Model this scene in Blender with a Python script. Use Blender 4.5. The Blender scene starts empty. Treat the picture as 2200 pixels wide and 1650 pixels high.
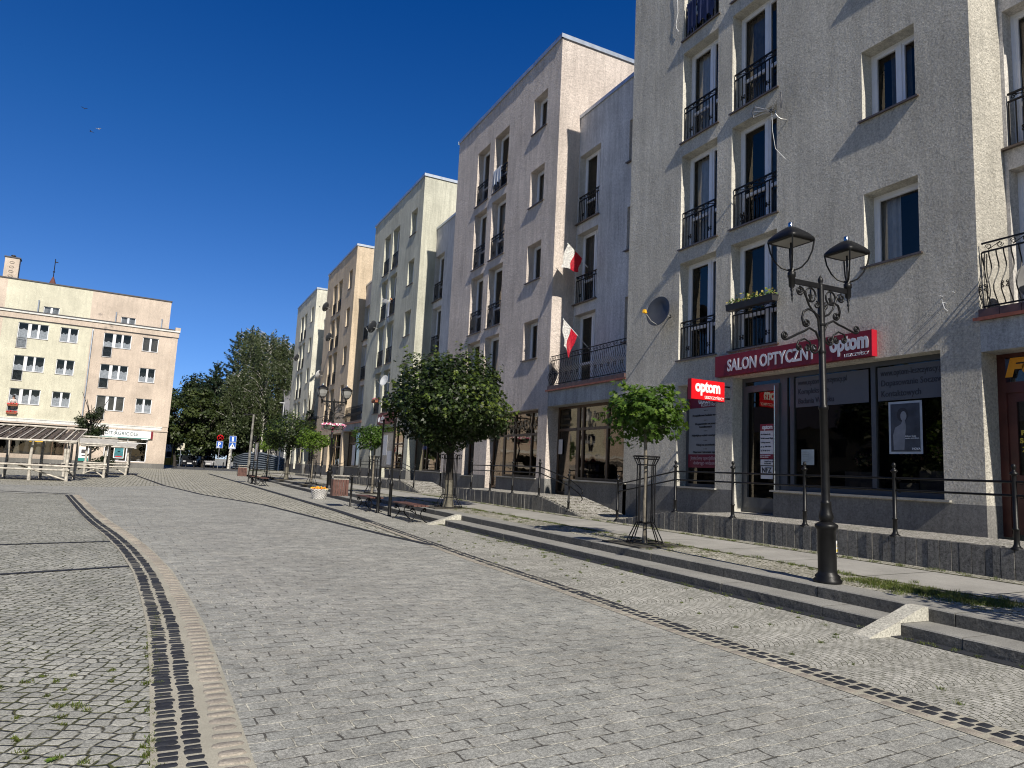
import bpy, math, random
import numpy as np
from mathutils import Vector, Matrix
R=math.radians
S=bpy.context.scene
col=S.collection
# ---------------------------------------------------------------- camera
cd=bpy.data.cameras.new('camera'); cam=bpy.data.objects.new('camera',cd); col.objects.link(cam); S.camera=cam
yaw,pit,rol=0.461714961,0.126139079,0.048102809
fw=Vector((math.sin(yaw)*math.cos(pit),math.cos(yaw)*math.cos(pit),math.sin(pit)))
rt=Vector((math.cos(yaw),-math.sin(yaw),0)); up=rt.cross(fw)
r2=math.cos(rol)*rt+math.sin(rol)*up; u2=-math.sin(rol)*rt+math.cos(rol)*up
M=Matrix((r2,u2,-fw)).transposed().to_4x4(); M.translation=Vector((0,0,1.305)); cam.matrix_world=M
cd.sensor_width=36; cd.lens=1492.69/2200*36; cd.clip_end=3000; cd.clip_start=.05
# ---------------------------------------------------------------- light
SUN=Vector((-.088,-1,.825)).normalized()
w=bpy.data.worlds.new('World'); S.world=w; w.use_nodes=True
nt=w.node_tree; bg=nt.nodes['Background']; sky=nt.nodes.new('ShaderNodeTexSky'); sky.sky_type='NISHITA'; sky.sun_disc=False
sky.sun_elevation=math.asin(SUN.z); sky.sun_rotation=math.atan2(SUN.x,SUN.y)
sky.altitude=1500; sky.air_density=.9; sky.dust_density=0.15; sky.ozone_density=6.0
hs=nt.nodes.new('ShaderNodeHueSaturation'); hs.inputs['Saturation'].default_value=1.12
nt.links.new(sky.outputs[0],hs.inputs['Color']); bg.inputs[1].default_value=.052
# deep polarised blue: tint by height above the horizon
tc=nt.nodes.new('ShaderNodeTexCoord'); sep=nt.nodes.new('ShaderNodeSeparateXYZ'); cr=nt.nodes.new('ShaderNodeValToRGB'); mu=nt.nodes.new('ShaderNodeMix'); mu.data_type='RGBA'; mu.blend_type='MULTIPLY'; mu.inputs[0].default_value=1
nt.links.new(tc.outputs['Generated'],sep.inputs[0]); nt.links.new(sep.outputs[2],cr.inputs[0]); el=cr.color_ramp.elements
el[0].position=.0; el[0].color=(.66,.70,.93,1); el[1].position=.62; el[1].color=(.05,.56,1.0,1)
for p,c in ((.20,(.68,.78,.96)),(.42,(.30,.70,1.0))):
    e=el.new(p); e.color=c+(1,)
fy=nt.nodes.new('ShaderNodeMapRange'); nt.links.new(sep.outputs[1],fy.inputs[0]); fy.inputs[1].default_value=-.15; fy.inputs[2].default_value=-.75; fy.inputs[3].default_value=0; fy.inputs[4].default_value=1; mw=nt.nodes.new('ShaderNodeMix'); mw.data_type='RGBA'; nt.links.new(fy.outputs[0],mw.inputs[0]); nt.links.new(cr.outputs[0],mw.inputs[6]); mw.inputs[7].default_value=(1.15,.88,.68,1)
nt.links.new(hs.outputs[0],mu.inputs[6]); nt.links.new(mw.outputs[2],mu.inputs[7]); sc_=nt.nodes.new('ShaderNodeVectorMath'); sc_.operation='SCALE'; sc_.inputs[3].default_value=1.72; nt.links.new(mu.outputs[2],sc_.inputs[0]); nt.links.new(sc_.outputs[0],bg.inputs[0])
sl=bpy.data.lights.new('sun','SUN'); so=bpy.data.objects.new('sun',sl); col.objects.link(so)
sl.energy=5.0; sl.angle=R(.55); sl.color=(1,.93,.82); so.rotation_euler=SUN.to_track_quat('Z','Y').to_euler()
S.view_settings.view_transform='Standard'; S.view_settings.look='None'; S.view_settings.exposure=0.37; S.view_settings.gamma=1
S.render.engine='CYCLES'; S.cycles.use_denoising=True; S.cycles.filter_width=1.1; S.cycles.sample_clamp_indirect=4; S.cycles.max_bounces=7; S.cycles.transparent_max_bounces=16; S.cycles.caustics_reflective=False; S.cycles.caustics_refractive=False
# ---------------------------------------------------------------- helpers
class MB:
    def __init__(s): s.v=[]; s.f=[]; s.m=[]; s.sm=[]
    def add(s,vs,fs,mi=0,smooth=False):
        n=len(s.v); s.v+= [tuple(v) for v in vs]; s.f+=[tuple(i+n for i in f) for f in fs]; s.m+=[mi]*len(fs); s.sm+=[smooth]*len(fs); return s
    def quad(s,a,b,c,d,mi=0): return s.add([a,b,c,d],[(0,1,2,3)],mi)
    def box(s,x0,x1,y0,y1,z0,z1,mi=0,mat=None):
        vs=[Vector((x,y,z)) for x in (x0,x1) for y in (y0,y1) for z in (z0,z1)]
        if mat: vs=[mat@v for v in vs]
        return s.add(vs,[(0,1,3,2),(4,6,7,5),(0,4,5,1),(2,3,7,6),(0,2,6,4),(1,5,7,3)],mi)
    def tube(s,pts,r,n=6,mi=0,cap=True,closed=False):
        pts=[Vector(p) for p in pts]; N=len(pts); rs=r if isinstance(r,(list,tuple)) else [r]*N
        ref=None; vs=[]
        for i,p in enumerate(pts):
            if closed: t=pts[(i+1)%N]-pts[i-1]
            else: t=pts[min(i+1,N-1)]-pts[max(i-1,0)]
            t=t.normalized() if t.length>1e-9 else Vector((0,0,1))
            if ref is None: ref=Vector((0,0,1)) if abs(t.z)<.9 else Vector((1,0,0))
            a=(ref-t*ref.dot(t)); a=a.normalized() if a.length>1e-6 else t.orthogonal().normalized(); ref=a; b=t.cross(a)
            for k in range(n):
                q=2*math.pi*k/n; vs.append(p+(a*math.cos(q)+b*math.sin(q))*rs[i])
        fs=[]
        for i in range(N if closed else N-1):
            j=(i+1)%N
            for k in range(n):
                fs.append((i*n+k,i*n+(k+1)%n,j*n+(k+1)%n,j*n+k))
        s.add(vs,fs,mi,n>4)
        if cap and not closed: s.add(vs[:n],[tuple(range(n))][::-1],mi); s.add(vs[-n:],[tuple(range(n))],mi)
        return s
    def lathe(s,prof,c=(0,0,0),n=20,mi=0,smooth=True,mat=None,sx=1,sy=1):
        vs=[];
        for r,z in prof:
            for k in range(n):
                q=2*math.pi*k/n; v=Vector((c[0]+r*math.cos(q)*sx,c[1]+r*math.sin(q)*sy,c[2]+z)); vs.append(mat@v if mat else v)
        fs=[(i*n+k,i*n+(k+1)%n,(i+1)*n+(k+1)%n,(i+1)*n+k) for i in range(len(prof)-1) for k in range(n)]
        s.add(vs,fs,mi,smooth)
        if prof[0][0]>1e-4: s.add(vs[:n],[tuple(range(n))[::-1]],mi)
        if prof[-1][0]>1e-4: s.add(vs[-n:],[tuple(range(n))],mi)
        return s
    def prism(s,poly,ax,a0,a1,mi=0,mat=None):
        # poly in the two other axes order, extruded along axis ax
        def P(u,v,t): return Vector({0:(t,u,v),1:(u,t,v),2:(u,v,t)}[ax])
        n=len(poly); vs=[P(u,v,a0) for u,v in poly]+[P(u,v,a1) for u,v in poly]
        if mat: vs=[mat@v for v in vs]
        fs=[tuple(range(n))[::-1],tuple(range(n,2*n))]+[(i,(i+1)%n,n+(i+1)%n,n+i) for i in range(n)]
        return s.add(vs,fs,mi)
    def mesh(s,name,mats):
        me=bpy.data.meshes.new(name); me.from_pydata(s.v,[],s.f)
        for m in (mats if isinstance(mats,(list,tuple)) else [mats]): me.materials.append(m)
        me.polygons.foreach_set('material_index',s.m); me.polygons.foreach_set('use_smooth',s.sm); me.update(); return me
    def build(s,name,mats,parent=None,loc=(0,0,0),rz=0):
        return mkobj(name,s.mesh(name,mats),parent,loc,rz)
def mkobj(name,me,parent=None,loc=(0,0,0),rz=0):
    o=bpy.data.objects.new(name,me); col.objects.link(o); o.location=loc; o.rotation_euler=(0,0,rz)
    if parent: o.parent=parent
    return o
def tag(o,label,cat,group=None):
    o['label']=label; o['category']=cat
    if group: o['group']=group
    return o
def thing(name,label,cat,loc=(0,0,0),rz=0,group=None):
    o=mkobj(name,None,None,loc,rz); o.empty_display_size=.2; return tag(o,label,cat,group)
def struct(o): o['kind']='structure'; return o
def kids(o): return [c for c in bpy.data.objects if c.parent==o]
def dup(root,loc,rz,label,group=None,parent=None):
    def cp(o,par):
        c=o.copy(); col.objects.link(c); c.parent=par
        for k in kids(o): cp(k,c)
        return c
    r=cp(root,parent); r.location=loc; r.rotation_euler=(0,0,rz)
    if label: r['label']=label
    if group: r['group']=group
    return r
def arc(c,r,a0,a1,n,pl='yz'):
    out=[]
    for i in range(n+1):
        a=a0+(a1-a0)*i/n; out.append((c[0]+r*math.cos(a),c[1]+r*math.sin(a)))
    return out
def spiral(cx,cy,r0,r1,a0,turns,n=22):
    return [(cx+(r0+(r1-r0)*t)*math.cos(a0+2*math.pi*turns*t),cy+(r0+(r1-r0)*t)*math.sin(a0+2*math.pi*turns*t)) for t in [i/n for i in range(n+1)]]
# ---------------------------------------------------------------- materials
class NT:
    def __init__(s,name):
        s.m=bpy.data.materials.new(name); s.m.use_nodes=True; s.t=s.m.node_tree; s.b=s.t.nodes['Principled BSDF']; s.out=s.t.nodes['Material Output']
        g=s.n('ShaderNodeNewGeometry'); s.pos=g.outputs['Position']; s.geo=g
    def n(s,t,**k):
        x=s.t.nodes.new(t)
        for a,b in k.items(): setattr(x,a,b)
        return x
    def l(s,a,b):
        if hasattr(a,'links') or hasattr(a,'is_linked'): s.t.links.new(a,b)
        else: b.default_value=a
        return s
    def math(s,op,a,b=0.0,c=None):
        x=s.n('ShaderNodeMath',operation=op); s.l(a,x.inputs[0]); s.l(b,x.inputs[1])
        if c is not None: s.l(c,x.inputs[2])
        return x.outputs[0]
    def mapping(s,v,scale=(1,1,1),rot=(0,0,0),loc=(0,0,0)):
        x=s.n('ShaderNodeMapping'); s.l(v,x.inputs[0]); x.inputs['Scale'].default_value=scale; x.inputs['Rotation'].default_value=rot; x.inputs['Location'].default_value=loc; return x.outputs[0]
    def noise(s,v,scale,detail=3,rough=.55,out='Fac'):
        x=s.n('ShaderNodeTexNoise'); s.l(v,x.inputs['Vector']); x.inputs['Scale'].default_value=scale; x.inputs['Detail'].default_value=detail; x.inputs['Roughness'].default_value=rough; return x.outputs[out]
    def ramp(s,f,stops):
        x=s.n('ShaderNodeValToRGB'); s.l(f,x.inputs[0]); e=x.color_ramp.elements
        while len(e)<len(stops): e.new(.5)
        for i,(p,c) in enumerate(stops):
            e[i].position=p; e[i].color=(c,c,c,1) if isinstance(c,(int,float)) else tuple(c)+(1,)
        return x.outputs[0]
    def mix(s,f,a,b,mode='MIX'):
        x=s.n('ShaderNodeMix',data_type='RGBA',blend_type=mode); s.l(f,x.inputs[0])
        for v,i in ((a,6),(b,7)):
            if isinstance(v,tuple): x.inputs[i].default_value=v+(1,) if len(v)==3 else v
            else: s.l(v,x.inputs[i])
        return x.outputs[2]
    def bump(s,h,strength,dist,normal=None):
        x=s.n('ShaderNodeBump'); x.inputs['Strength'].default_value=strength; x.inputs['Distance'].default_value=dist; s.l(h,x.inputs['Height'])
        if normal: s.l(normal,x.inputs['Normal'])
        return x.outputs[0]
    def fin(s,color=None,rough=None,normal=None,metal=None,spec=None):
        b=s.b.inputs
        if color is not None:
            if isinstance(color,tuple): b['Base Color'].default_value=color+(1,)
            else: s.l(color,b['Base Color'])
        if rough is not None: s.l(rough,b['Roughness'])
        if normal is not None: s.l(normal,b['Normal'])
        if metal is not None: b['Metallic'].default_value=metal
        if spec is not None: b['Specular IOR Level'].default_value=spec
        return s.m
def plain(name,c,rough=.6,metal=0,var=.15,scale=6,bump=0,spec=None):
    t=NT(name); f=t.noise(t.pos,scale,4); g=t.ramp(f,[(.3,1-var),(.7,1+var)])
    cc=t.mix(1.0,tuple(c),g,'MULTIPLY'); nm=t.bump(t.noise(t.pos,scale*12,3),bump,.003) if bump else None
    return t.fin(cc,rough,nm,metal,spec)
def plaster(name,c,streak=.22,bumpd=.010,scale=42):
    t=NT(name)
    big=t.ramp(t.noise(t.pos,.55,5,.6),[(.3,.82),(.7,1.10)])
    st=t.ramp(t.noise(t.mapping(t.pos,(3.2,3.2,.32)),1.6,6,.65),[(.35,1-streak),(.62,1.04)])
    fine=t.ramp(t.noise(t.pos,scale*.62,4,.85),[(.33,.55),(.5,.98),(.67,1.38)])  # speckle in the colour stands in for tiny shadows of the roughcast
    st2=t.ramp(t.noise(t.mapping(t.pos,(9,9,.30)),1.3,4,.6),[(.60,1.0),(.72,1-streak*.9)]); sz=t.n('ShaderNodeSeparateXYZ'); t.l(t.pos,sz.inputs[0]); dirt=t.ramp(t.math('ADD',t.math('MULTIPLY',sz.outputs[2],.4),t.math('MULTIPLY',t.noise(t.pos,2.5,4,.7),.35)),[(.42,.80),(.72,1.0)])
    cc=t.mix(1.0,tuple(c),big,'MULTIPLY'); cc=t.mix(1.0,cc,st,'MULTIPLY'); cc=t.mix(1.0,cc,st2,'MULTIPLY'); cc=t.mix(1.0,cc,dirt,'MULTIPLY'); cc=t.mix(.8,cc,fine,'MULTIPLY')
    h=t.math('ADD',t.noise(t.pos,scale*.8,4,.75),t.math('MULTIPLY',t.noise(t.pos,7,2),.8))
    return t.fin(cc,.95,t.bump(h,.95,bumpd),spec=.2)
def granite(name,c,sc=170,contrast=.55,bumpd=.004,dark=None,blocks=None):
    t=NT(name)
    sp=t.ramp(t.noise(t.pos,sc*.6,5,.9),[(.32,1-contrast),(.5,1.0),(.68,1+contrast)])
    big=t.ramp(t.noise(t.pos,1.7,5,.65),[(.3,.8),(.7,1.14)])
    cc=t.mix(1.0,tuple(c),sp,'MULTIPLY'); cc=t.mix(1.0,cc,big,'MULTIPLY')
    nm=t.bump(t.noise(t.pos,60,4,.7),.7,bumpd)
    return t.fin(cc,.8,nm,spec=.3)
def leafm(name,c,c2,tr=.35,sc=3.0):
    t=NT(name); f=t.ramp(t.noise(t.pos,sc,3,.7),[(.35,0.0),(.65,1.0)]); cc=t.mix(f,tuple(c),tuple(c2))
    f2=t.ramp(t.noise(t.pos,23,1,.5),[(.3,.65),(.7,1.35)]); cc=t.mix(1.0,cc,f2,'MULTIPLY')
    t.fin(cc,.45,spec=.35)
    tl=t.n('ShaderNodeBsdfTranslucent'); t.l(t.mix(1.0,cc,(1.3,1.5,.55),'MULTIPLY'),tl.inputs[0]); mx=t.n('ShaderNodeMixShader'); mx.inputs[0].default_value=tr
    t.l(t.b.outputs[0],mx.inputs[1]); t.l(tl.outputs[0],mx.inputs[2]); t.l(mx.outputs[0],t.out.inputs[0]); return t.m
def glassm(name,refl=1.5,trans=.85,ior=1.5,wob=.0004,rscale=2.5):
    # thin window glass: fresnel mirror over clear/tinted pane, slightly wavy
    t=NT(name); nm=t.bump(t.noise(t.pos,rscale,1),.6,wob*6)
    fr=t.n('ShaderNodeFresnel'); fr.inputs[0].default_value=ior; t.l(nm,fr.inputs['Normal'])
    gl=t.n('ShaderNodeBsdfGlossy'); gl.inputs['Roughness'].default_value=.015; gl.inputs[0].default_value=(.92,.84,.74,1); t.l(nm,gl.inputs['Normal'])
    tp=t.n('ShaderNodeBsdfTransparent'); tp.inputs[0].default_value=(trans,trans,trans,1)
    mx=t.n('ShaderNodeMixShader'); f2=t.math('MINIMUM',t.math('MULTIPLY',fr.outputs[0],refl),1.0)
    t.l(f2,mx.inputs[0]); t.l(tp.outputs[0],mx.inputs[1]); t.l(gl.outputs[0],mx.inputs[2]); t.l(mx.outputs[0],t.out.inputs[0]); return t.m
m_A=plaster('roughcast_grey',(.61,.58,.51),.15,bumpd=.05,scale=40); m_P=plaster('roughcast_pink',(.64,.565,.51),.18,bumpd=.045,scale=42)
m_B3=plaster('roughcast_green_grey',(.55,.545,.455),.2,bumpd=.03); m_B4=plaster('roughcast_peach',(.60,.49,.36),.18,bumpd=.03); m_B5=plaster('roughcast_pale',(.62,.61,.52),.16,bumpd=.03)
m_L1=plaster('smooth_render_blue_grey',(.60,.58,.56),bumpd=.003); m_L2=plaster('smooth_render_grey',(.58,.555,.52),bumpd=.003)
m_beam=plaster('balcony_beam_render',(.40,.41,.41),streak=.35,bumpd=.003)
m_rev=plaster('reveal_render',(.56,.54,.48),bumpd=.004)
m_plin=plaster('plinth_grey',(.205,.20,.19),streak=.15,bumpd=.003)
m_cap=plain('roof_capping_metal',(.42,.46,.52),.35,.6); m_sill=plain('brown_metal_sill',(.12,.095,.08),.45,.3)
m_upvc=plain('white_window_frame',(.72,.73,.76),.35,var=.04); m_iron=plain('black_iron',(.009,.009,.010),.5,.0,var=.3,bump=.2,spec=.2)
m_iron2=plain('black_painted_cast_iron',(.007,.007,.0075),.40,.0,var=.4,scale=9,bump=.3,spec=.25)
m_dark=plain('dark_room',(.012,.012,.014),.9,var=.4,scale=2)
m_curt=plain('net_curtain',(.72,.72,.70),.9,var=.1,scale=9); m_drape=plain('grey_drape',(.20,.19,.18),.9,var=.2)
m_glass=glassm('window_glass'); m_shopglass=glassm('shop_glass',refl=1.7,trans=.5)
m_anth=plain('anthracite_frame',(.07,.075,.082),.4,var=.1); m_brown=plain('brown_frame',(.085,.05,.028),.45,var=.2); m_maho=plain('mahogany_wood',(.075,.02,.013),.4,var=.35,scale=3)
m_cop=plain('copper_red_flashing',(.26,.085,.05),.5,.2,var=.3,scale=12); m_tile=plain('brown_clay_tiles',(.09,.05,.045),.5,var=.25)
m_crim=plain('crimson_sign_panel',(.165,.003,.012),.5,var=.08); m_white=plain('white_plastic',(.78,.78,.78),.4,var=.05); m_red=plain('red_plastic',(.62,.012,.02),.3,var=.06)
m_trim=plain('zinc',(.32,.33,.35),.4,.6)
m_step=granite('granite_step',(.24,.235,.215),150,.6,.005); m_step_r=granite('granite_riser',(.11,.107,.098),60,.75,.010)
m_pal=granite('palisade_granite',(.15,.145,.135),45,.8,.012); m_wedge=granite('light_granite_wedge',(.42,.405,.35),75,.75,.008)
m_slab=granite('sidewalk_slab',(.30,.29,.265),160,.4,.003); m_basalt=granite('basalt_sett',(.022,.024,.030),70,.5,.004); m_pink=granite('pink_granite_sett',(.275,.245,.205),130,.5,.004)
m_sand=granite('sandy_mortar',(.335,.315,.255),260,.5,.003)
m_wood=plain('dark_red_wood',(.10,.045,.035),.6,var=.35,scale=8,bump=.3); m_birch=plain('birch_pole',(.44,.41,.36),.8,var=.4,scale=7,bump=.5)
m_plank=plain('weathered_plank',(.40,.38,.34),.9,var=.3,scale=5,bump=.4); m_shing=plain('dark_brown_slats',(.075,.058,.045),.8,var=.5,scale=6)
m_bark=plain('maple_bark',(.16,.14,.11),.95,var=.4,scale=14,bump=.9); m_barkd=plain('dark_bark',(.035,.03,.025),.95,var=.4,scale=8,bump=.9); m_lime=plain('limewashed_bark',(.125,.115,.09),.95,var=.4,scale=12,bump=.8)
def birchbark():
    t=NT('birch_bark'); f=t.noise(t.mapping(t.pos,(2,2,9)),2.2,4); return t.fin(t.ramp(f,[(.40,(.03,.03,.03)),(.50,(.62,.6,.55))]),.9)
m_bb=birchbark()
# ---- ground materials
def paver_mat():
    t=NT('granite_pavers')
    v=t.mapping(t.pos,(1,1,1),(0,0,R(-4)))
    wob=t.noise(t.pos,7,4,.65,'Color'); v2=t.n('ShaderNodeVectorMath',operation='MULTIPLY_ADD'); t.l(wob,v2.inputs[0]); v2.inputs[1].default_value=(.040,.030,0); t.l(v,v2.inputs[2])
    def brick(mortar,smooth,c1,c2,cm):
        b=t.n('ShaderNodeTexBrick'); t.l(v2.outputs[0],b.inputs['Vector']); b.inputs['Scale'].default_value=1; b.inputs['Brick Width'].default_value=.212; b.inputs['Row Height'].default_value=.113
        b.inputs['Mortar Size'].default_value=mortar; b.inputs['Mortar Smooth'].default_value=smooth; b.inputs['Color1'].default_value=c1; b.inputs['Color2'].default_value=c2; b.inputs['Mortar'].default_value=cm; b.offset=.5; return b
    b=brick(.0062,.35,(.250,.252,.232,1),(.295,.292,.265,1),(.44,.425,.36,1))
    sp=t.ramp(t.noise(t.pos,75,6,.95),[(.36,.32),(.5,.95),(.62,1.75)]); big=t.ramp(t.noise(t.pos,.8,5,.65),[(.3,.84),(.7,1.14)]); med=t.ramp(t.noise(t.pos,6,4,.6),[(.3,.82),(.7,1.14)])
    cc=t.mix(1.0,b.outputs[0],sp,'MULTIPLY'); cc=t.mix(1.0,cc,big,'MULTIPLY'); cc=t.mix(1.0,cc,med,'MULTIPLY')
    # joints locally dark, with patches of spilled sand
    dk=t.math('MULTIPLY',b.outputs['Fac'],t.ramp(t.noise(t.pos,5.3,3,.7),[(.47,0.0),(.55,1.0)])); cc=t.mix(t.math('MULTIPLY',dk,.9),cc,(.045,.042,.038))
    sandf=t.math('MULTIPLY',t.ramp(t.noise(t.pos,1.1,4,.7),[(.55,0.0),(.75,1.0)]),.22); cc=t.mix(sandf,cc,(.42,.38,.31))
    spot=t.ramp(t.noise(t.pos,1.9,5,.7),[(.64,1.0),(.74,.74)]); cc=t.mix(1.0,cc,spot,'MULTIPLY')
    h=t.math('ADD',t.math('MULTIPLY',b.outputs['Fac'],-1.0),t.math('MULTIPLY',t.noise(t.pos,55,4,.7),.55)); h=t.math('ADD',h,t.math('MULTIPLY',t.noise(t.pos,5,2,.5),1.2))
    return t.fin(cc,.78,t.bump(h,.95,.010),spec=.3)
def sett_mat(name,fan,size,c1,c2,cj,moss,rot=0.0,wd=.62,joint=.07):
    t=NT(name); v=t.mapping(t.pos,(1,1,1),(0,0,rot))
    wob=t.noise(t.pos,3.0,3,.6,'Color'); vm=t.n('ShaderNodeVectorMath',operation='MULTIPLY_ADD'); t.l(wob,vm.inputs[0]); vm.inputs[1].default_value=(.11,.11,0) if not fan else (.06,.06,0); t.l(v,vm.inputs[2])
    sx=t.n('ShaderNodeSeparateXYZ'); t.l(vm.outputs[0],sx.inputs[0]); x,y=sx.outputs[0],sx.outputs[1]
    if fan:
        xm=t.math('SUBTRACT',t.math('MODULO',t.math('ADD',x,wd*400),wd),wd/2)
        rr=wd*.62; a=t.math('SQRT',t.math('SUBTRACT',rr*rr,t.math('MULTIPLY',xm,xm)))
        yy=t.math('SUBTRACT',y,a); ang=t.math('ARCSINE',t.math('DIVIDE',xm,rr)); xx=t.math('MULTIPLY',ang,rr)
        c=t.n('ShaderNodeCombineXYZ'); t.l(xx,c.inputs[0]); t.l(yy,c.inputs[1]); vec=c.outputs[0]
    else: vec=vm.outputs[0]
    if fan:
        br=t.n('ShaderNodeTexBrick'); t.l(vec,br.inputs['Vector']); br.inputs['Scale'].default_value=1; br.inputs['Brick Width'].default_value=size*1.12; br.inputs['Row Height'].default_value=size*.92; br.inputs['Mortar Size'].default_value=size*joint*1.05; br.inputs['Mortar Smooth'].default_value=1.0; br.inputs['Color1'].default_value=(0,0,0,1); br.inputs['Color2'].default_value=(1,1,1,1); br.inputs['Mortar'].default_value=(.5,.5,.5,1)
        jn=t.math('MULTIPLY',br.outputs['Fac'],t.ramp(t.noise(t.pos,11,3,.7),[(.38,.35),(.60,1.5)]))
        jm=t.ramp(jn,[(.22,0.0),(.75,1.0)]); e=t.math('SUBTRACT',1.0,jn)
        ccol=br.outputs['Color']
    else:
        vo=t.n('ShaderNodeTexVoronoi',feature='DISTANCE_TO_EDGE'); vo2=t.n('ShaderNodeTexVoronoi',feature='F1')
        for q in (vo,vo2): t.l(vec,q.inputs['Vector']); q.inputs['Scale'].default_value=1/size; q.inputs['Randomness'].default_value=.36
        jn=t.math('MULTIPLY',t.ramp(vo.outputs['Distance'],[(joint*.2,1.0),(joint*2.3,0.0)]),t.ramp(t.noise(t.pos,9,3,.7),[(.36,.30),(.62,1.4)]))
        jm=t.ramp(jn,[(.22,0.0),(.75,1.0)]); e=t.math('SUBTRACT',1.0,jn); ccol=vo2.outputs['Color']
    sc=t.n('ShaderNodeSeparateColor'); t.l(ccol,sc.inputs[0])
    cc=t.mix(sc.outputs[0],tuple(c1),tuple(c2))
    sp=t.ramp(t.noise(t.pos,80,6,.95),[(.36,.35),(.5,.97),(.63,1.7)]); cc=t.mix(1.0,cc,sp,'MULTIPLY'); cc=t.mix(1.0,cc,t.ramp(t.noise(t.pos,.7,5,.65),[(.3,.8),(.7,1.15)]),'MULTIPLY')
    mo=t.ramp(t.noise(t.pos,2.2,5,.7),[(.50-moss,0.0),(.62-moss*.6,1.0)]); jc=t.mix(mo,tuple(cj),(.055,.06,.018)); jc=t.mix(1.0,jc,t.ramp(t.noise(t.pos,90,2,.6),[(.3,.5),(.7,1.5)]),'MULTIPLY')
    cc=t.mix(jm,cc,jc)
    h=t.math('ADD',t.ramp(e,[(0.0,0.0),(.7,.8),(1.0,1.0)]),t.math('MULTIPLY',t.noise(t.pos,45,4,.7),.25)); h=t.math('ADD',h,t.math('MULTIPLY',sc.outputs[1],.15))
    return t.fin(cc,.8,t.bump(h,.9,.016),spec=.3)
m_pav=paver_mat()
m_cobL=sett_mat('granite_setts_random',False,.086,(.25,.25,.225),(.35,.345,.305),(.09,.085,.06),.10,R(24),joint=.055)
m_cobR=sett_mat('granite_setts_fan',True,.062,(.27,.265,.235),(.40,.39,.35),(.075,.07,.055),.13,R(90),wd=.60)
m_cobS=sett_mat('granite_setts_sidewalk',False,.07,(.30,.285,.24),(.42,.40,.34),(.10,.095,.06),.16,R(8))
m_ramp=sett_mat('granite_setts_ramp',False,.06,(.33,.32,.29),(.48,.46,.42),(.09,.08,.06),.02,0,joint=.09)
m_far=sett_mat('granite_setts_far',False,.16,(.28,.27,.235),(.40,.385,.33),(.10,.095,.07),.10,0)
m_asph=plain('asphalt',(.06,.06,.062),.9,var=.2); m_grassg=plain('lawn_ground',(.05,.065,.02),.95,var=.4,scale=2,bump=.5)
def text(body,size,org,basis,mat,parent,name='lettering',sx=1,bold=0,ext=.004,align='LEFT',sp=1.0,shear=0):
    cu=bpy.data.curves.new('t','FONT'); cu.body=body; cu.size=size; cu.extrude=ext; cu.offset=bold; cu.align_x=align; cu.space_character=sp; cu.resolution_u=3; cu.shear=shear
    o=bpy.data.objects.new('t',cu); col.objects.link(o); dg=bpy.context.evaluated_depsgraph_get(); me=bpy.data.meshes.new_from_object(o.evaluated_get(dg)); bpy.data.objects.remove(o)
    X,Y,Z=[Vector(b) for b in basis]; Mx=Matrix((X*sx,Y,Z)).transposed().to_4x4(); Mx.translation=Vector(org); me.transform(Mx); me.materials.clear(); me.materials.append(mat); me.name=name
    return mkobj(name,me,parent)
BX=((0,-1,0),(0,0,1),(-1,0,0))     # lettering on a wall that faces the square
BY=((1,0,0),(0,0,1),(0,-1,0))      # lettering facing down the street

def fit(body,yl,yr,z0,z1,x,mat,parent,bold=0,name='lettering',shear=0,ext=.004):
    """lettering on a wall facing the square, stretched to a measured box"""
    o=text(body,.3,(0,0,0),((1,0,0),(0,1,0),(0,0,1)),mat,parent,name,bold=bold,ext=ext,shear=shear); me=o.data; n=len(me.vertices); a=np.empty(n*3,np.float32); me.vertices.foreach_get('co',a); a=a.reshape(-1,3); lo,hi=a.min(0),a.max(0)
    b=np.empty_like(a); b[:,1]=yl+(a[:,0]-lo[0])/(hi[0]-lo[0])*(yr-yl); b[:,2]=z0+(a[:,1]-lo[1])/(hi[1]-lo[1])*(z1-z0); b[:,0]=x-a[:,2]-ext; me.vertices.foreach_set('co',b.reshape(-1)); me.update(); return o
# ---------------------------------------------------------------- ground
def sheet(name,poly,z,mat):
    b=MB(); n=len(poly); b.add([(x,y,z) for x,y in poly],[tuple(range(n))]); return struct(b.build(name,mat))
b=MB(); b.quad((-900,-300,0),(900,-300,0),(900,1500,0),(-900,1500,0)); struct(b.build('ground',m_far))
# centre lines read off the paving: left double row of black setts, and the row along the right
Lb=[(.20,1.2),(.22,3.36),(.20,4.78),(.17,6.05),(.10,7.3),(-.02,9.0),(-.25,11),(-.55,13),(-.95,15.3),(-1.45,18.6),(-2.30,24.6)]
def off(pts,d):
    out=[]
    for i,p in enumerate(pts):
        a=Vector(pts[max(i-1,0)]); c=Vector(pts[min(i+1,len(pts)-1)]); t=(c-a).normalized(); out.append((p[0]+t.y*d,p[1]-t.x*d))
    return out
Rb=[(4.28,-1),(4.28,2.2),(4.26,4.8),(4.32,7),(4.33,9.5),(4.40,12),(4.52,16),(4.58,19.5),(4.46,26),(4.25,38),(3.95,50),(3.7,62)]
R2=[(4.28,11.3),(3.95,13.1),(3.55,16.2),(2.85,21.7),(1.45,26.9),(.3,34),(-1.55,52.5)]
sheet('paving_left_setts',[(-60,-4),(.16,-4)]+off(Lb,-.12)+[(-5.2,24.9),(-60,23)],.004,m_cobL)
sheet('plaza_pavers',[(.36,-4),(4.16,-4)]+off(Rb[:6],-.14)+off(R2,-.0)[1:6]+[(-2,30.5),(-60,29.5),(-60,23.2),(-5,25.2)]+off(Lb,.26)[::-1],.008,m_pav)
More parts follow.
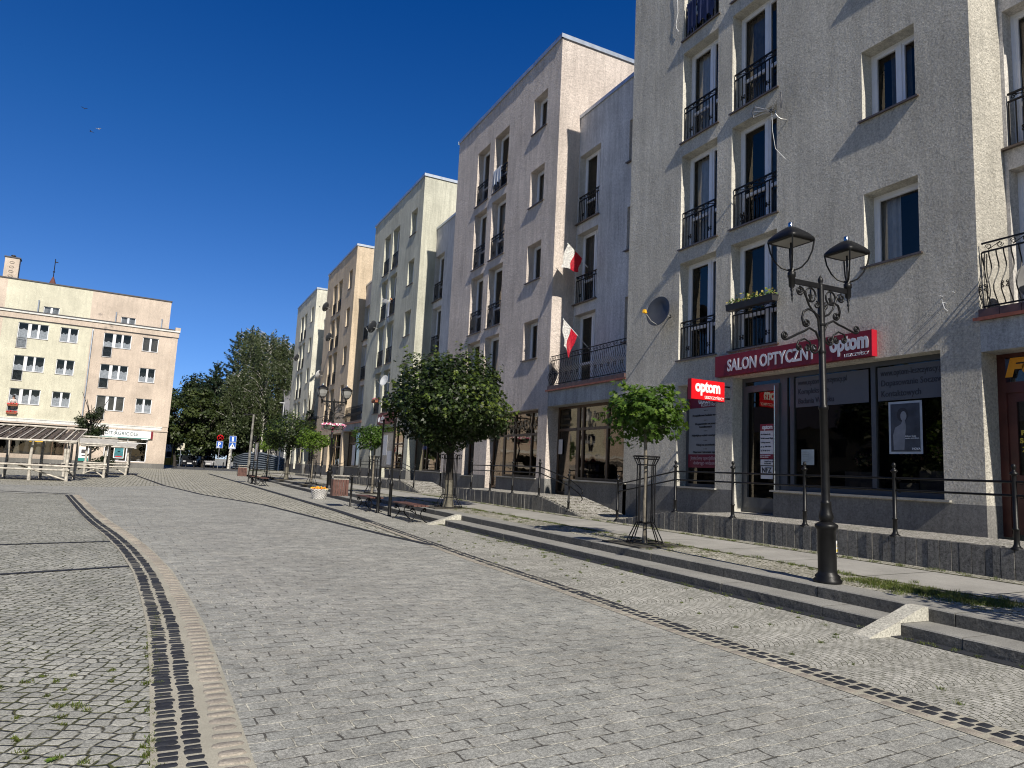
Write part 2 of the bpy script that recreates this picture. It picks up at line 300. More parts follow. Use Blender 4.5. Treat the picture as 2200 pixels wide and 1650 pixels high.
sheet('paving_right_setts',off(Rb[:9],.10)+[(6.2,26),(6.2,-4),(4.4,-4)],.008,m_cobR)
sheet('paving_right_setts_far',off(Rb[8:],.10)+[(6.2,62),(6.2,26)],.0085,m_cobR)
# mortar beds
def strip(name,pts,d0,d1,z,mat):
    a=off(pts,d0); c=off(pts,d1); b=MB()
    for i in range(len(pts)-1): b.quad((*a[i],z),(*c[i],z),(*c[i+1],z),(*a[i+1],z))
    return struct(b.build(name,mat))
strip('mortar_strip_left',Lb,-.125,.275,.012,m_sand); strip('mortar_strip_right',Rb[:7],-.20,.10,.012,m_sand)
strip('basalt_line_right_far',Rb[6:],-.12,.10,.013,m_basalt); strip('basalt_line_diagonal',R2,-.06,.07,.016,m_basalt)
rnd=random.Random(4)
def resample(pts,step):
    P=[Vector(p) for p in pts]; out=[]; acc=0; s=0
    # smooth catmull
    dense=[]
    for i in range(len(P)-1):
        p0=P[max(i-1,0)];p1=P[i];p2=P[i+1];p3=P[min(i+2,len(P)-1)]
        nk=max(4,int((p2-p1).length/.006))
        for k in range(nk):
            t=k/nk; dense.append(.5*((2*p1)+(-p0+p2)*t+(2*p0-5*p1+4*p2-p3)*t*t+(-p0+3*p1-3*p2+p3)*t**3))
    dense.append(P[-1]); last=dense[0]; out.append((dense[0],(dense[1]-dense[0]).normalized())); d=0
    for q in dense[1:]:
        d+=(q-last).length
        if d>=step: out.append((q,(q-last).normalized())); d=0
        last=q
    return out
def stones(name,pts,rows,pitch,mat,ymax=99,gap=.18,h=.012,z=.012,rs=None,ex=.26,jit=.06):
    b=MB(); rs=rs or rnd
    for (d,wd) in rows:
        for q,t in resample(pts,pitch*(1+rs.uniform(-.02,.02))):
            if q.y>ymax: continue
            nrm=Vector((t.y,-t.x)); c=q+nrm*(d+rs.uniform(-.006,.006))+t*rs.uniform(-.006,.006); L=pitch*(1-gap)*rs.uniform(.8,1.08)/2; W=wd*rs.uniform(.84,1.06)/2
            a=rs.uniform(-.09,.09); tt=Vector((t.x*math.cos(a)-t.y*math.sin(a),t.x*math.sin(a)+t.y*math.cos(a))); nn=Vector((tt.y,-tt.x)); hh=z+h*rs.uniform(.5,1.3); tl=rs.uniform(-.003,.003)
            ring=[]; n=10
            for k in range(n):
                an=2*math.pi*(k+.5)/n; e=ex; cx=math.copysign(abs(math.cos(an))**e,math.cos(an))*rs.uniform(1-jit,1.06); sy=math.copysign(abs(math.sin(an))**e,math.sin(an))*rs.uniform(1-jit,1.06); ring.append((cx,sy))
            vs=[]
            for sc,zz in ((1.0,z-.004),(.97,hh-.004),(.84,hh)):
                for cx,sy in ring:
                    p=c+tt*(cx*L*sc)+nn*(sy*W*sc); vs.append((p.x,p.y,zz+tl*cx))
            fs=[(i*n+k,i*n+(k+1)%n,(i+1)*n+(k+1)%n,(i+1)*n+k) for i in (0,1) for k in range(n)]+[tuple(range(2*n,3*n))]
            b.add(vs,fs,0,True)
    return struct(b.build(name,mat))
stones('basalt_setts_left',Lb,[(-.062,.104),(.046,.094)],.060,m_basalt,h=.0035,gap=.13,jit=.14)
stones('pink_setts_left',Lb,[(.192,.14)],.098,m_pink,gap=.16,h=.005,ex=.5,jit=.16)
Rn=[p for p in Rb if p[1]<17]
stones('basalt_setts_right',Rn,[(-.055,.088),(.045,.092)],.094,m_basalt,h=.003,gap=.07,jit=.10)
stones('pink_setts_right',Rn,[(-.15,.09)],.15,m_pink,gap=.05,h=.002)
X1=[(-9,11.1),(-1.9,11.6),(-.45,12.05)]; X2=[(-9,8.0),(-1.45,8.9),(-.12,9.42)]
for k,p in enumerate((X1,X2)): strip('basalt_line_left',p,-.05,.05,.010,m_basalt)
strip('basalt_line_edge',[(-40,24.0),(-4.4,25.9),(-2.35,25.1)],-.08,.08,.016,m_basalt)
# far strips of setts in front of the left building and the street behind
sheet('street',[(-3,92),(60,92),(60,120),(-3,120)],.006,m_asph); sheet('street_left',[(1.2,79),(9,79),(7,400),(2.4,400)],.007,m_asph)
sheet('lawn',[(8.6,86.5),(40,84),(40,91),(8.4,91)],.012,m_grassg)
# steps
zt1,zt2=.114,.236
b=MB(); rs=random.Random(8)
def step_run(b,x,xe,z0,z1,y0,y1,L):
    y=y0
    while y<y1:
        l=min(L*rs.uniform(.93,1.05),y1-y); g=.006; dx=rs.uniform(-.003,.003); dz=rs.uniform(-.002,.002)
        # block: riser (mat1) and worn top (mat0) with a small chamfer
        ns=16; prof=[]
        for i in range(ns+1):
            yy=y+g+(l-2*g)*i/ns; e=rs.uniform(-.0025,.0015)-(.006 if rs.random()<.07 else 0); f=.003*(i in (0,ns)); r1=rs.uniform(-.002,.002)
            prof.append([(x+dx,yy,z0),(x+dx+r1,yy,z0+(z1-z0)*.55),(x+dx+.001-e*.6,yy,z1-.011+dz-f),(x+dx+.010-e,yy,z1+dz+e*.4-f),(xe,yy,z1+dz)])
        vs=[p for q in prof for p in q]; k=5
        for i in range(ns):
            A=i*k; B=A+k; b.add([vs[A],vs[A+1],vs[A+2],vs[B],vs[B+1],vs[B+2]],[(0,1,4,3),(1,2,5,4)],1); b.add([vs[A+2],vs[A+3],vs[A+4],vs[B+2],vs[B+3],vs[B+4]],[(0,1,4,3),(1,2,5,4)],0)
        b.add(prof[0]+[(xe,y+g,z0)],[(0,5,4,3,2,1)],1); b.add(prof[-1]+[(xe,y+l-g,z0)],[(0,1,2,3,4,5)],1); y+=l
step_run(b,6.135,6.56,-.05,zt1,-5,52,1.46); step_run(b,6.54,6.96,-.02,zt2,-5,52,1.52)
struct(b.build('steps',[m_step,m_step_r]))
b=MB(); b.box(6.142,6.95,-5,52,-.05,.10,0); struct(b.build('steps_core',m_step_r))
sheet('dark_setts_below_steps',[(5.99,-5),(6.132,-5),(6.132,40),(5.99,40)],.013,m_basalt)
# sidewalk rises gently to the platforms
def sw(name,x0,x1,y0,y1,mat,dz=0):
    z=lambda x: .232+(x-6.9)*.020+dz
    b=MB(); b.quad((x0,y0,z(x0)),(x1,y0,z(x1)),(x1,y1,z(x1)),(x0,y1,z(x0))); return struct(b.build(name,mat))
sw('sidewalk_setts_edge',6.955,7.80,-5,60,m_cobS); sw('sidewalk_slabs',7.80,9.18,-5,60,m_slab); sw('sidewalk_setts_wall',9.18,11.4,-5,74,m_cobS,.001)
b=MB(); 
for k in range(45):
    y=-5+k*1.35; 
    b.quad((7.8,y,.2555+.001),(9.18,y,.283),(9.18,y+.012,.283),(7.8,y+.012,.2565))
struct(b.build('sidewalk_slab_joints',plain('joint_soil',(.05,.05,.03),.95)))
sw('slab_edge_line',7.775,7.81,-5,60,plain('mossy_joint',(.06,.062,.025),.95,var=.5,scale=30),.006); sw('slab_edge_line',9.165,9.20,-5,60,bpy.data.materials['mossy_joint'],.006)
b=MB(); b.quad((6.1,52,.0),(11,52,.0),(11,52,.24),(6.1,52,.24)); b.quad((6.1,52,.238),(11.4,52,.30),(11.4,80,.02),(6.1,66,.015)); struct(b.build('sidewalk_far_slope',m_cobS))
# granite wedges laid over the steps
for lab,(y0,y1) in (('light granite wedge ramp over the steps in the right foreground, near the lamp post',(4.20,4.37)),('light granite wedge ramp over the steps beside the large tree in its iron guard',(15.50,15.68))):
    t=thing('wedge_ramp',lab,'ramp',(0,0,0),0,'granite wedge ramps over the steps'); b=MB(); b.prism([(5.70,.002),(5.71,.016),(6.134,.142),(6.134,.002)],1,y0,y1); b.build('lower_wedge',m_wedge,t)
    b=MB(); b.prism([(6.134,.118),(6.134,.142),(6.45,.245),(6.538,.244),(6.538,.118)],1,y0,y1-.01); b.build('upper_wedge',m_wedge,t)
# ---------------------------------------------------------------- raised platforms with palisade walls and handrails
def platform(lab,profile,y_back=11.02,xw=9.5,pit=.16,seed=1,tiles=True):
    """profile: list of (y,z) of the platform surface, along the street"""
    t=thing('raised_platform',lab,'platform'); rs=random.Random(seed)
    def zz(y):
        for (a,za),(c,zc) in zip(profile,profile[1:]):
            if a<=y<=c: return za+(zc-za)*(y-a)/(c-a)
        return profile[0][1] if y<profile[0][0] else profile[-1][1]
    b=MB(); y=profile[0][0]
    while y<profile[-1][0]-.01:
        l=pit*rs.choice([1,1,.6]) ; l=min(l,profile[-1][0]-y); z=max(zz(y),zz(y+l)); dx=rs.uniform(-.008,.008)
        b.box(xw+dx,xw+.12,y+.004,y+l-.004,.1,z+rs.uniform(-.004,.006)); y+=l
    b.build('palisade_wall',m_pal,t)
    b=MB()
    for (a,za),(c,zc) in zip(profile,profile[1:]):
        b.quad((xw+.11,a,za-.012),(y_back,a,za+.015),(y_back,c,zc+.015),(xw+.11,c,zc-.012))
    b.build('cobble_surface',m_ramp,t)
    return t,zz
def rail_post_mesh():
    b=MB(); b.lathe([(.075,0),(.078,.015),(.05,.03),(.034,.06),(.031,.10),(.031,.235),(.042,.245),(.042,.258),(.029,.268),(.027,.90),(.03,.915),(.05,.93),(.05,.942),(.026,.965),(.016,.985),(.024,1.0),(.030,1.02),(.025,1.045),(.008,1.06)],n=16)
    return b.mesh('post',m_iron2)
postme=rail_post_mesh()
def handrail(lab,pts,ends=None,group='iron handrails along the shop platforms'):
    t=thing('handrail',lab,'handrail',(0,0,0),0,group)
    for x,y,z in pts: mkobj('post',postme,t,(x,y,z))
    for h in (.835,.665):
        b=MB()
        path=[(x,y,z+h) for x,y,z in pts]
        if ends=='curl':
            x,y,z=pts[0]; path=[(x,y-.62,z+h-.34),(x,y-.66,z+h-.30),(x,y-.60,z+h-.24),(x,y-.45,z+h-.16)]+path
        b.tube(path,.0155,8); 
        for x,y,z in pts: b.tube([(x-.0,y-.10,z+h),(x,y-.10,z+h-.03),(x,y-.06,z+h-.035)],.006,5)
        b.build('rail',m_iron2,t)
    return t
platform("raised cobbled platform with dark granite palisade front outside the optician's",[(-3,.68),(11.35,.66),(12.1,.55),(13.5,.30)],seed=2)
handrail("black iron handrail in front of the optician's shop windows",[(9.56,3.4,.64),(9.56,5.0,.65),(9.56,6.60,.65),(9.56,8.18,.65),(9.56,9.80,.65),(9.56,11.42,.65),(9.56,13.44,.31)])
platform('raised cobbled platform with a ramp below the balcony with the flags',[(14.9,.28),(17.15,.69),(23.6,.66)],seed=3)
handrail('black iron handrail with curled end on the ramp below the flags',[(9.56,15.6,.36),(9.56,17.2,.66),(9.56,18.85,.66),(9.56,20.44,.65),(9.56,21.98,.65)],'curl')
platform('raised cobbled platform and ramp between the large round tree and the litter bin',[(27.0,.28),(29.6,.69),(40.5,.66),(42.6,.5)],seed=4)
handrail('black iron handrail on the ramp left of the large round tree, behind the sign stand',[(9.56,27.95,.40),(9.56,29.9,.67),(9.56,31.5,.67),(9.56,33.1,.67),(9.56,35.1,.67),(9.56,36.8,.67)])
handrail('short black iron handrail by the shop door behind the far lamp post',[(9.7,41.0,.55),(9.7,42.8,.45),(9.7,44.8,.32)])
platform('low cobbled platform beyond the far lamp post',[(46,.30),(47,.42),(56,.42)],seed=5)
handrail('black iron handrail at the far end of the shopfronts',[(9.7,47.5,.42),(9.7,49.2,.42),(9.7,51,.42)])
# ---------------------------------------------------------------- buildings on the right
def wall(b,P,U,V,N,W,H,holes,depth,mi=0,mr=1,zsplit=None,mp=2):
    """wall with recessed rectangular openings; holes (u0,u1,v0,v1[,depth])"""
    P,U,V,N=map(Vector,(P,U,V,N))
    us=sorted({0,W}|{h[0] for h in holes}|{h[1] for h in holes}); vs=sorted({0,H}|{h[2] for h in holes}|{h[3] for h in holes}|({zsplit} if zsplit else set()))
    q=lambda u,v,d=0:P+U*u+V*v-N*d
    for i in range(len(us)-1):
        for j in range(len(vs)-1):
            cu,cv=(us[i]+us[i+1])/2,(vs[j]+vs[j+1])/2
            if any(h[0]<cu<h[1] and h[2]<cv<h[3] for h in holes): continue
            b.quad(q(us[i],vs[j]),q(us[i+1],vs[j]),q(us[i+1],vs[j+1]),q(us[i],vs[j+1]),mp if zsplit and cv<zsplit else mi)
    inh=lambda u,v: any(h[0]<u<h[1] and h[2]<v<h[3] for h in holes)
    for h in holes:
        a,c,d,e=h[:4]; D=h[4] if len(h)>4 else depth; uu=[x for x in us if a<=x<=c]; vv=[x for x in vs if d<=x<=e]; ep=1e-3
        for u0,u1 in zip(uu,uu[1:]):
            m=(u0+u1)/2
            if not inh(m,d-ep): b.quad(q(u0,d),q(u1,d),q(u1,d,D),q(u0,d,D),mr)
            if not inh(m,e+ep): b.quad(q(u0,e),q(u1,e),q(u1,e,D),q(u0,e,D),mr)
        for v0,v1 in zip(vv,vv[1:]):
            m=(v0+v1)/2
            if not inh(a-ep,m): b.quad(q(a,v0),q(a,v1),q(a,v1,D),q(a,v0,D),mr)
            if not inh(c+ep,m): b.quad(q(c,v0),q(c,v1),q(c,v1,D),q(c,v0,D),mr)
def frame_mesh(name,w,h,mull,trans=(),mat=None,t=.055,x0=.285,x1=.345,sash=True):
    b=MB(); b.box(x0,x1,0,t,0,h); b.box(x0,x1,w-t,w,0,h); b.box(x0,x1,t,w-t,0,t); b.box(x0,x1,t,w-t,h-t,h)
    cells=[t]+[m for m in mull]+[w-t]
    for m in mull: b.box(x0-.004,x1,m-.035,m+.035,t,h-t)
    ys=[t]; 
    for m in mull: ys+= [m-.035,m+.035]
    ys.append(w-t)
    for i in range(0,len(ys),2):
        a,c=ys[i],ys[i+1]
        if sash:
            s=.05; X0,X1=x0+.012,x1-.005
            b.box(X0,X1,a,a+s,t,h-t); b.box(X0,X1,c-s,c,t,h-t); b.box(X0,X1,a+s,c-s,t,t+s); b.box(X0,X1,a+s,c-s,h-t-s,h-t)
        for z in trans: b.box(x0+.01,x1-.004,a,c,z-.04,z+.04)
    return b.mesh(name,mat or m_upvc)
def pane_mesh(name,w,h,x=.33,mat=None):
    b=MB(); b.quad((x,.05,h-.05),(x,w-.05,h-.05),(x,w-.05,.05),(x,.05,.05)); return b.mesh(name,mat or m_glass)
def curtain_mesh(w,h,kind,mat):
    b=MB(); n=40; vs=[]; 
    spans={0:[(0,w)],1:[(0,w*.3),(w*.62,w)],2:[(w*.35,w*.75)],3:[(0,w*.55)]}[kind]
    for a,c in spans:
        vs=[]; 
        for i in range(n+1):
            y=a+(c-a)*i/n; x=.50+.025*math.sin(y*46+kind)+.01*math.sin(y*101)
            vs+= [(x,y,.02),(x,y,h-.03)]
        b.add(vs,[(2*i,2*i+2,2*i+3,2*i+1) for i in range(n)],0,True)
    return b.mesh('curtain',mat)
def sill_mesh(w,p=.052,e=.06):
    b=MB(); b.box(-p,.29,-e,w+e,-.028,-.006); b.box(-p-.002,-p+.006,-e,w+e,-.04,-.004); return b.mesh('sill',m_sill)
def balustrade_mesh(w,x=.06):
    b=MB(); z1,z0=.93,.80; r=.011
    b.box(x-.016,x+.016,.02,w-.02,z1-.016,z1+.016); b.box(x-.014,x+.014,.02,w-.02,z0-.014,z0+.014); b.box(x-.01,x+.01,.02,w-.02,.03,.05)
    n=11
    for i in range(n+1):
        y=.03+(w-.06)*i/n; b.box(x-.0085,x+.0085,y-.0085,y+.0085,.04,z0)
    k=3; c=(w-.08)/k
    for i in range(k):
        y0=.04+i*c; zc=(z0+z1)/2
        for s,a in ((1,0),(-1,math.pi)):
            cy=y0+c/2-s*c*.33; pts=[(x,p,q) for p,q in spiral(cy,zc,.045,.012,a+math.pi/2*s*0,1.3*s,12)]; b.tube(pts,.0095,4,cap=False)
        b.tube([(x,y0+c*.2,zc-.04),(x,y0+c*.8,zc+.04)],.0095,4)
    for y in (w*.22,w*.78):
        for s in (1,-1):
            for zc,dz in ((.30,1),(.24,-1)):
                pts=[(x-.01,p,q) for p,q in spiral(y+s*.035,zc,.026,.008,-math.pi/2*dz,1.1*s*dz,8)]; b.tube(pts,.011,4,cap=False)
        b.box(x-.014,x+.014,y-.02,y+.02,.262,.278)
    return b.mesh('balustrade',m_iron)
W1,H1=1.02,1.36; W2,H2=1.31,2.42; W3=1.26
fm={ 'w2':frame_mesh('window_frame',W1,H1,[.46]),'w1':frame_mesh('window_frame',W1,H1,[]), 'f':frame_mesh('window_frame',W2,H2,[W2*.40],[.80]),'g':frame_mesh('window_frame',W3,H2,[W3*.40],[.80])}
pm={ 'w':pane_mesh('pane',W1,H1),'f':pane_mesh('pane',W2,H2),'g':pane_mesh('pane',W3,H2)}
cm={k:[curtain_mesh(wd,h,j,m) for j,m in ((0,m_curt),(1,m_curt),(2,m_drape),(3,m_drape),(1,m_drape))] for k,(wd,h) in {'w':(W1,H1),'f':(W2,H2),'g':(W3,H2)}.items()}
sm={'w':sill_mesh(W1),'f':sill_mesh(W2),'g':sill_mesh(W3)}; bm_={'f':balustrade_mesh(W2),'g':balustrade_mesh(W3)}
rw=random.Random(21)
def put_window(parent,x,y,z,kind,french=False,rail=True,var=None,plane_dx=0):
    key={'w1':'w','w2':'w'}.get(kind,kind); fr=mkobj('french_window' if french else 'window',fm[kind],parent,(x,y,z))
    mkobj('pane',pm[key],fr); mkobj('sill',sm[key],fr); mkobj('curtain',cm[key][rw.randrange(5) if var is None else var],fr)
    if french and rail: mkobj('balustrade',bm_[key],parent,(x,y,z))
    return fr
XF=11.0; XR=11.85
def tower(lab,y0,w,zo,mat,top,detail,shop_holes,kinds=None,name='apartment_building'):
    t=thing(name,lab,'apartment block',(0,0,0),0,'stepped apartment blocks above the shops')
    holes=[]
    for k in range(4):
        z=5.28+2.785*k+zo; holes.append((.91,.91+W1,z,z+H1))
        z=4.185+2.785*k+zo; holes+= [(3.94,3.94+W2,z,z+H2),(5.72,5.72+W3,z,z+H2)]
    b=MB(); wall(b,(XF,y0,0),(0,1,0),(0,0,1),(-1,0,0),w,top,holes+shop_holes,.34,0,1,1.15,2)
    xb=22
    for yy in (y0,y0+w):
        b.quad((XF,yy,1.15),(xb,yy,1.15),(xb,yy,top),(XF,yy,top),0); b.quad((XF,yy,0),(xb,yy,0),(xb,yy,1.15),(XF,yy,1.15),2)
    b.quad((xb,y0,0),(xb,y0+w,0),(xb,y0+w,top),(xb,y0,top),0)
    b.build('wall',[mat,m_rev if mat is m_A else mat,m_plin],t)
    # roof cap with slightly uneven drip edge
    b=MB(); rs=random.Random(int(y0)); n=22; p=.055; pr=[XF-p+rs.uniform(-.010,.012) for _ in range(n+1)]
    for i in range(n):
        a=y0-p+(w+2*p)*i/n; c=y0-p+(w+2*p)*(i+1)/n
        b.quad((pr[i],a,top-.03),(pr[i+1],c,top-.03),(pr[i+1],c,top+.12),(pr[i],a,top+.12)); b.quad((pr[i],a,top-.03),(XF+.03,a,top-.03),(XF+.03,c,top-.03),(pr[i+1],c,top-.03)); b.quad((pr[i],a,top+.12),(pr[i+1],c,top+.12),(XF+.6,c,top+.13),(XF+.6,a,top+.13))
    b.quad((XF-p,y0-p,top-.03),(xb,y0-p,top-.03),(xb,y0-p,top+.12),(XF-p,y0-p,top+.12)); b.quad((XF-p,y0-p,top-.03),(XF-p,y0+.02,top-.03),(xb,y0+.02,top-.03),(xb,y0-p,top-.03)); b.quad((XF-p,y0-p,top+.12),(xb,y0-p,top+.12),(xb,y0+.4,top+.13),(XF-p,y0+.4,top+.13))
    b.quad((XF-p,y0+w+p,top-.03),(xb,y0+w+p,top-.03),(xb,y0+w+p,top+.12),(XF-p,y0+w+p,top+.12)); b.quad((XF,y0,top+.1),(xb,y0,top+.1),(xb,y0+w,top+.1),(XF,y0+w,top+.1))
    b.build('roof_capping',m_cap,t)
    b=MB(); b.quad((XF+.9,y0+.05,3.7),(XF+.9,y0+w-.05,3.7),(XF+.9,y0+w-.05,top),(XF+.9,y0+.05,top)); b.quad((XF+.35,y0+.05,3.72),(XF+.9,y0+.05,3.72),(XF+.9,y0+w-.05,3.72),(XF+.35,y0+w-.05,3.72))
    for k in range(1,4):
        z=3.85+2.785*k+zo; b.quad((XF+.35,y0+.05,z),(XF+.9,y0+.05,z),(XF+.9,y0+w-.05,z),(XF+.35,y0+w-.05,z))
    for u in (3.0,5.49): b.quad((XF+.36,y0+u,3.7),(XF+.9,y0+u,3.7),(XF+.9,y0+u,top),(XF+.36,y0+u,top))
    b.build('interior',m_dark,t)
    for k in range(4):
        z=5.28+2.785*k+zo; put_window(t,XF,y0+.91,z,'w1' if (kinds and kinds[k]) else 'w2')
        z=4.185+2.785*k+zo; put_window(t,XF,y0+3.94,z,'f',True); put_window(t,XF,y0+5.72,z,'g',True)
    return t
TA=tower("grey roughcast five-storey block nearest the camera, with the optician's shop below",6.14,9.11,0,m_A,16.35,True,[(.62,4.03,1.2,3.58,.30),(4.03,5.17,.70,3.58,.30),(5.68,6.98,1.17,3.56,.30)],[1,0,1,0])
TP=tower('pinkish grey five-storey block behind the large round tree, white towel on its upper rail',19.46,9.28,-.10,m_P,16.30,True,[(.60,3.6,1.15,3.43,.28),(3.6,4.55,.68,3.43,.28),(5.72,6.85,1.10,3.43,.28)])
T3=tower('greenish grey five-storey block with red shop sign, third from the right',33.49,9.4,.12,m_B3,16.55,False,[(.60,3.6,1.15,3.43,.28),(3.6,4.55,.68,3.43,.28),(5.72,6.85,1.10,3.43,.28)])
T4=tower('peach-toned five-storey block behind the far lamp post',47.55,9.45,.2,m_B4,16.66,False,[(.60,3.6,1.15,3.43,.28),(3.6,4.55,.68,3.43,.28),(5.72,6.85,1.10,3.43,.28)])
T5=tower('pale five-storey block at the far end of the row, nearest the birches',61.66,9.7,.2,m_B5,16.60,False,[(.60,3.6,1.15,3.43,.28),(3.6,4.55,.68,3.43,.28),(5.72,6.85,1.10,3.43,.28)])
def shop_unit(parent,x,y0,y1,z0,z1,mat,mull,trans,door=None,transd=2.62,t=.075,back=3.0,glass=None):
    """glazed shopfront standing at x; mull: y positions; door=(ya,yb) opening that goes down to dz"""
    b=MB(); d=.07
    def bar(a,c,e,f,dx=0): b.box(x-dx,x+d,a,c,e,f)
    for a,c,lo in ([(y0,y1,z0)] if not door else ([(y0,door[0],z0)] if door[0]>y0 else [])+[(door[0],door[1],.71)]+([(door[1],y1,z0)] if door[1]<y1-.01 else [])):
        bar(a,a+t,lo,z1); bar(c-t,c,lo,z1); bar(a+t,c-t,z1-t,z1); bar(a+t,c-t,lo,lo+t)
        if trans: bar(a+t,c-t,trans-t/2,trans+t/2,.01)
    for m in mull: bar(m-t/2,m+t/2,z0+t,z1-t,.012)
    sf=b.build('shop_window',mat,parent)
    b=MB(); b.quad((x+.03,y0,z1),(x+.03,y1,z1),(x+.03,y1,z0),(x+.03,y0,z0))
    if door: b.quad((x+.03,door[0],z0),(x+.03,door[1],z0),(x+.03,door[1],.72),(x+.03,door[0],.72))
    b.build('pane',glass or m_shopglass,sf)
    b=MB(); e=.3
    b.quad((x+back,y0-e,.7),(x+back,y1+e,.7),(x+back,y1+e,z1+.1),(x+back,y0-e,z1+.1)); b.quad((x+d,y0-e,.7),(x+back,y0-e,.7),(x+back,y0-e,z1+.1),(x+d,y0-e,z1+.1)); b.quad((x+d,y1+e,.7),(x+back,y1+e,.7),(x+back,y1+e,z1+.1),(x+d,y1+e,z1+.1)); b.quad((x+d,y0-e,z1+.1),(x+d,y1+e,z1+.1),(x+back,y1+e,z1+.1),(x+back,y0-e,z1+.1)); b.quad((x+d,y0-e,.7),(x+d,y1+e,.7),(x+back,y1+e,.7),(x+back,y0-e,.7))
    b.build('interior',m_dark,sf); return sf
def stone_sill(parent,y0,y1,z,x=XF,e=.05):
    b=MB(); b.box(x-.06,x+.25,y0-e,y1+e,z-.035,z); b.build('window_ledge',m_slab,parent)
# --- optician
sA=shop_unit(TA,XF+.29,6.76,11.31,1.2,3.58,m_anth,[8.15,9.95],None,(10.17,11.31),t=.09)
stone_sill(TA,6.70,10.17,1.2); s2=shop_unit(TA,XF+.29,11.82,13.12,1.17,3.56,m_anth,[],None); stone_sill(TA,11.82,13.12,1.17)
m_film=plain('grey_window_film',(.085,.09,.10),.5,var=.05); m_ftxt=plain('dark_film_lettering',(.02,.02,.025),.5); m_paper=plain('white_paper',(.60,.60,.61),.6,var=.05); m_pink=plain('crimson_film',(.15,.008,.03),.4)
gx=XF+.285
b=MB(); b.box(gx-.004,gx,8.24,9.86,2.86,3.46); b.box(gx-.004,gx,6.86,8.06,2.86,3.46); b.build('window_film',m_film,sA)
for (s,z,y) in (('www.optom-leszczynscy.pl',3.30,9.80),('Kompleksowe',3.12,9.80),('Badania Wzroku',2.93,9.80),('www.optom-leszczynscy.pl',3.30,8.00),('Dopasowanie Soczewek',3.12,8.00),('Kontaktowych',2.93,8.00)):
    text(s,.155,(gx-.006,y,z),BX,m_ftxt,sA,sx=.80 if 'www' not in s else .66)
# door leaf details
b=MB(); b.box(gx-.03,gx+.02,10.26,10.36,.80,3.40); b.box(gx-.03,gx+.02,11.12,11.22,.80,3.40); b.box(gx-.03,gx+.02,10.36,11.12,.80,1.02); b.box(gx-.03,gx+.02,10.36,11.12,3.26,3.40); b.build('door',m_anth,sA)
b=MB(); b.tube([(gx-.08,10.33,1.18),(gx-.08,10.33,3.34)],.016,8); b.box(gx-.08,gx-.03,10.325,10.335,1.5,1.52); b.box(gx-.08,gx-.03,10.325,10.335,3.2,3.22); b.build('door_handle',plain('steel',(.55,.55,.55),.25,.9),sA)
m_pap2=plain('crimson_print',(.22,.01,.03),.5)
def poster(parent,y0,y1,z0,z1,mat,x=gx-.008,name='notice'):
    b=MB(); b.box(x-.003,x,y0,y1,z0,z1); return b.build(name,mat,parent)
nt_=poster(sA,10.42,10.78,1.92,2.55,m_paper); poster(sA,10.42,10.78,2.42,2.56,m_pap2,gx-.012); poster(sA,10.42,10.78,1.84,1.93,m_pap2,gx-.012); poster(sA,10.43,10.77,1.70,1.82,m_paper); poster(sA,10.44,10.76,1.42,1.68,m_paper)
text('optom',.13,(gx-.017,10.72,2.455),BX,m_white,sA,sx=.8,bold=.004); text('NFZ',.15,(gx-.014,10.73,1.55),BX,m_ftxt,sA,sx=.9,bold=.003); text('Znajdź nas na\nfacebooku',.042,(gx-.014,10.66,1.765),BX,m_ftxt,sA)
for k,s in enumerate(('Plac Wolności 20','59-600 Lwówek Śląski','Godziny otwarcia','pn - pt  9:00-17:00','tel. 75 782 12 45')): text(s,.042,(gx-.014,10.76,2.33-.085*k),BX,m_ftxt,sA,sx=.85)
text('Jesteśmy specjalistami\ndobrego widzenia',.034,(gx-.017,10.77,1.895),BX,m_white,sA,sx=.9)
poster(sA,9.42,9.72,1.72,2.02,plain('pale_green_note',(.38,.43,.42),.6)) 
for k in range(5): text('lorem'[0:0]+'— — — —',.03,(gx-.014,9.69,1.96-.045*k),BX,m_ftxt,sA)
# poster of a portrait in a lightbox frame, inside the right pane
pf=poster(sA,7.26,7.86,1.93,2.83,plain('poster_frame',(.40,.44,.48),.3),gx-.008,'poster_frame')
m_post=plain('dark_poster',(.045,.05,.062),.4,var=.5,scale=4); m_skin=plain('grey_portrait',(.20,.21,.23),.5,var=.2); m_hair=plain('dark_hair_print',(.02,.02,.025),.5)
poster(pf,7.30,7.82,1.97,2.79,m_post,gx-.013,'poster')
def flat(parent,pts,x,mat,name='portrait'):
    b=MB(); n=len(pts); b.add([(x,y,z) for y,z in pts],[tuple(range(n))]); return b.build(name,mat,parent)
flat(pf,[(7.60+.105*math.cos(a),2.60+.12*math.sin(a)) for a in [i*math.pi/9 for i in range(18)]],gx-.0175,m_hair)
flat(pf,[(7.585+.055*math.cos(a),2.575+.085*math.sin(a)) for a in [i*math.pi/9 for i in range(18)]],gx-.018,m_skin)
flat(pf,[(7.60,2.52),(7.63,2.44),(7.74,2.38),(7.78,2.25),(7.77,2.0),(7.58,2.0),(7.56,2.25),(7.54,2.40),(7.56,2.5)],gx-.0182,m_skin)
text('HOYA',.05,(gx-.019,7.44,2.0),BX,m_white,pf,bold=.001); text('Zobacz świat\nswoim wzrokiem',.035,(gx-.019,7.56,2.22),BX,m_white,pf)
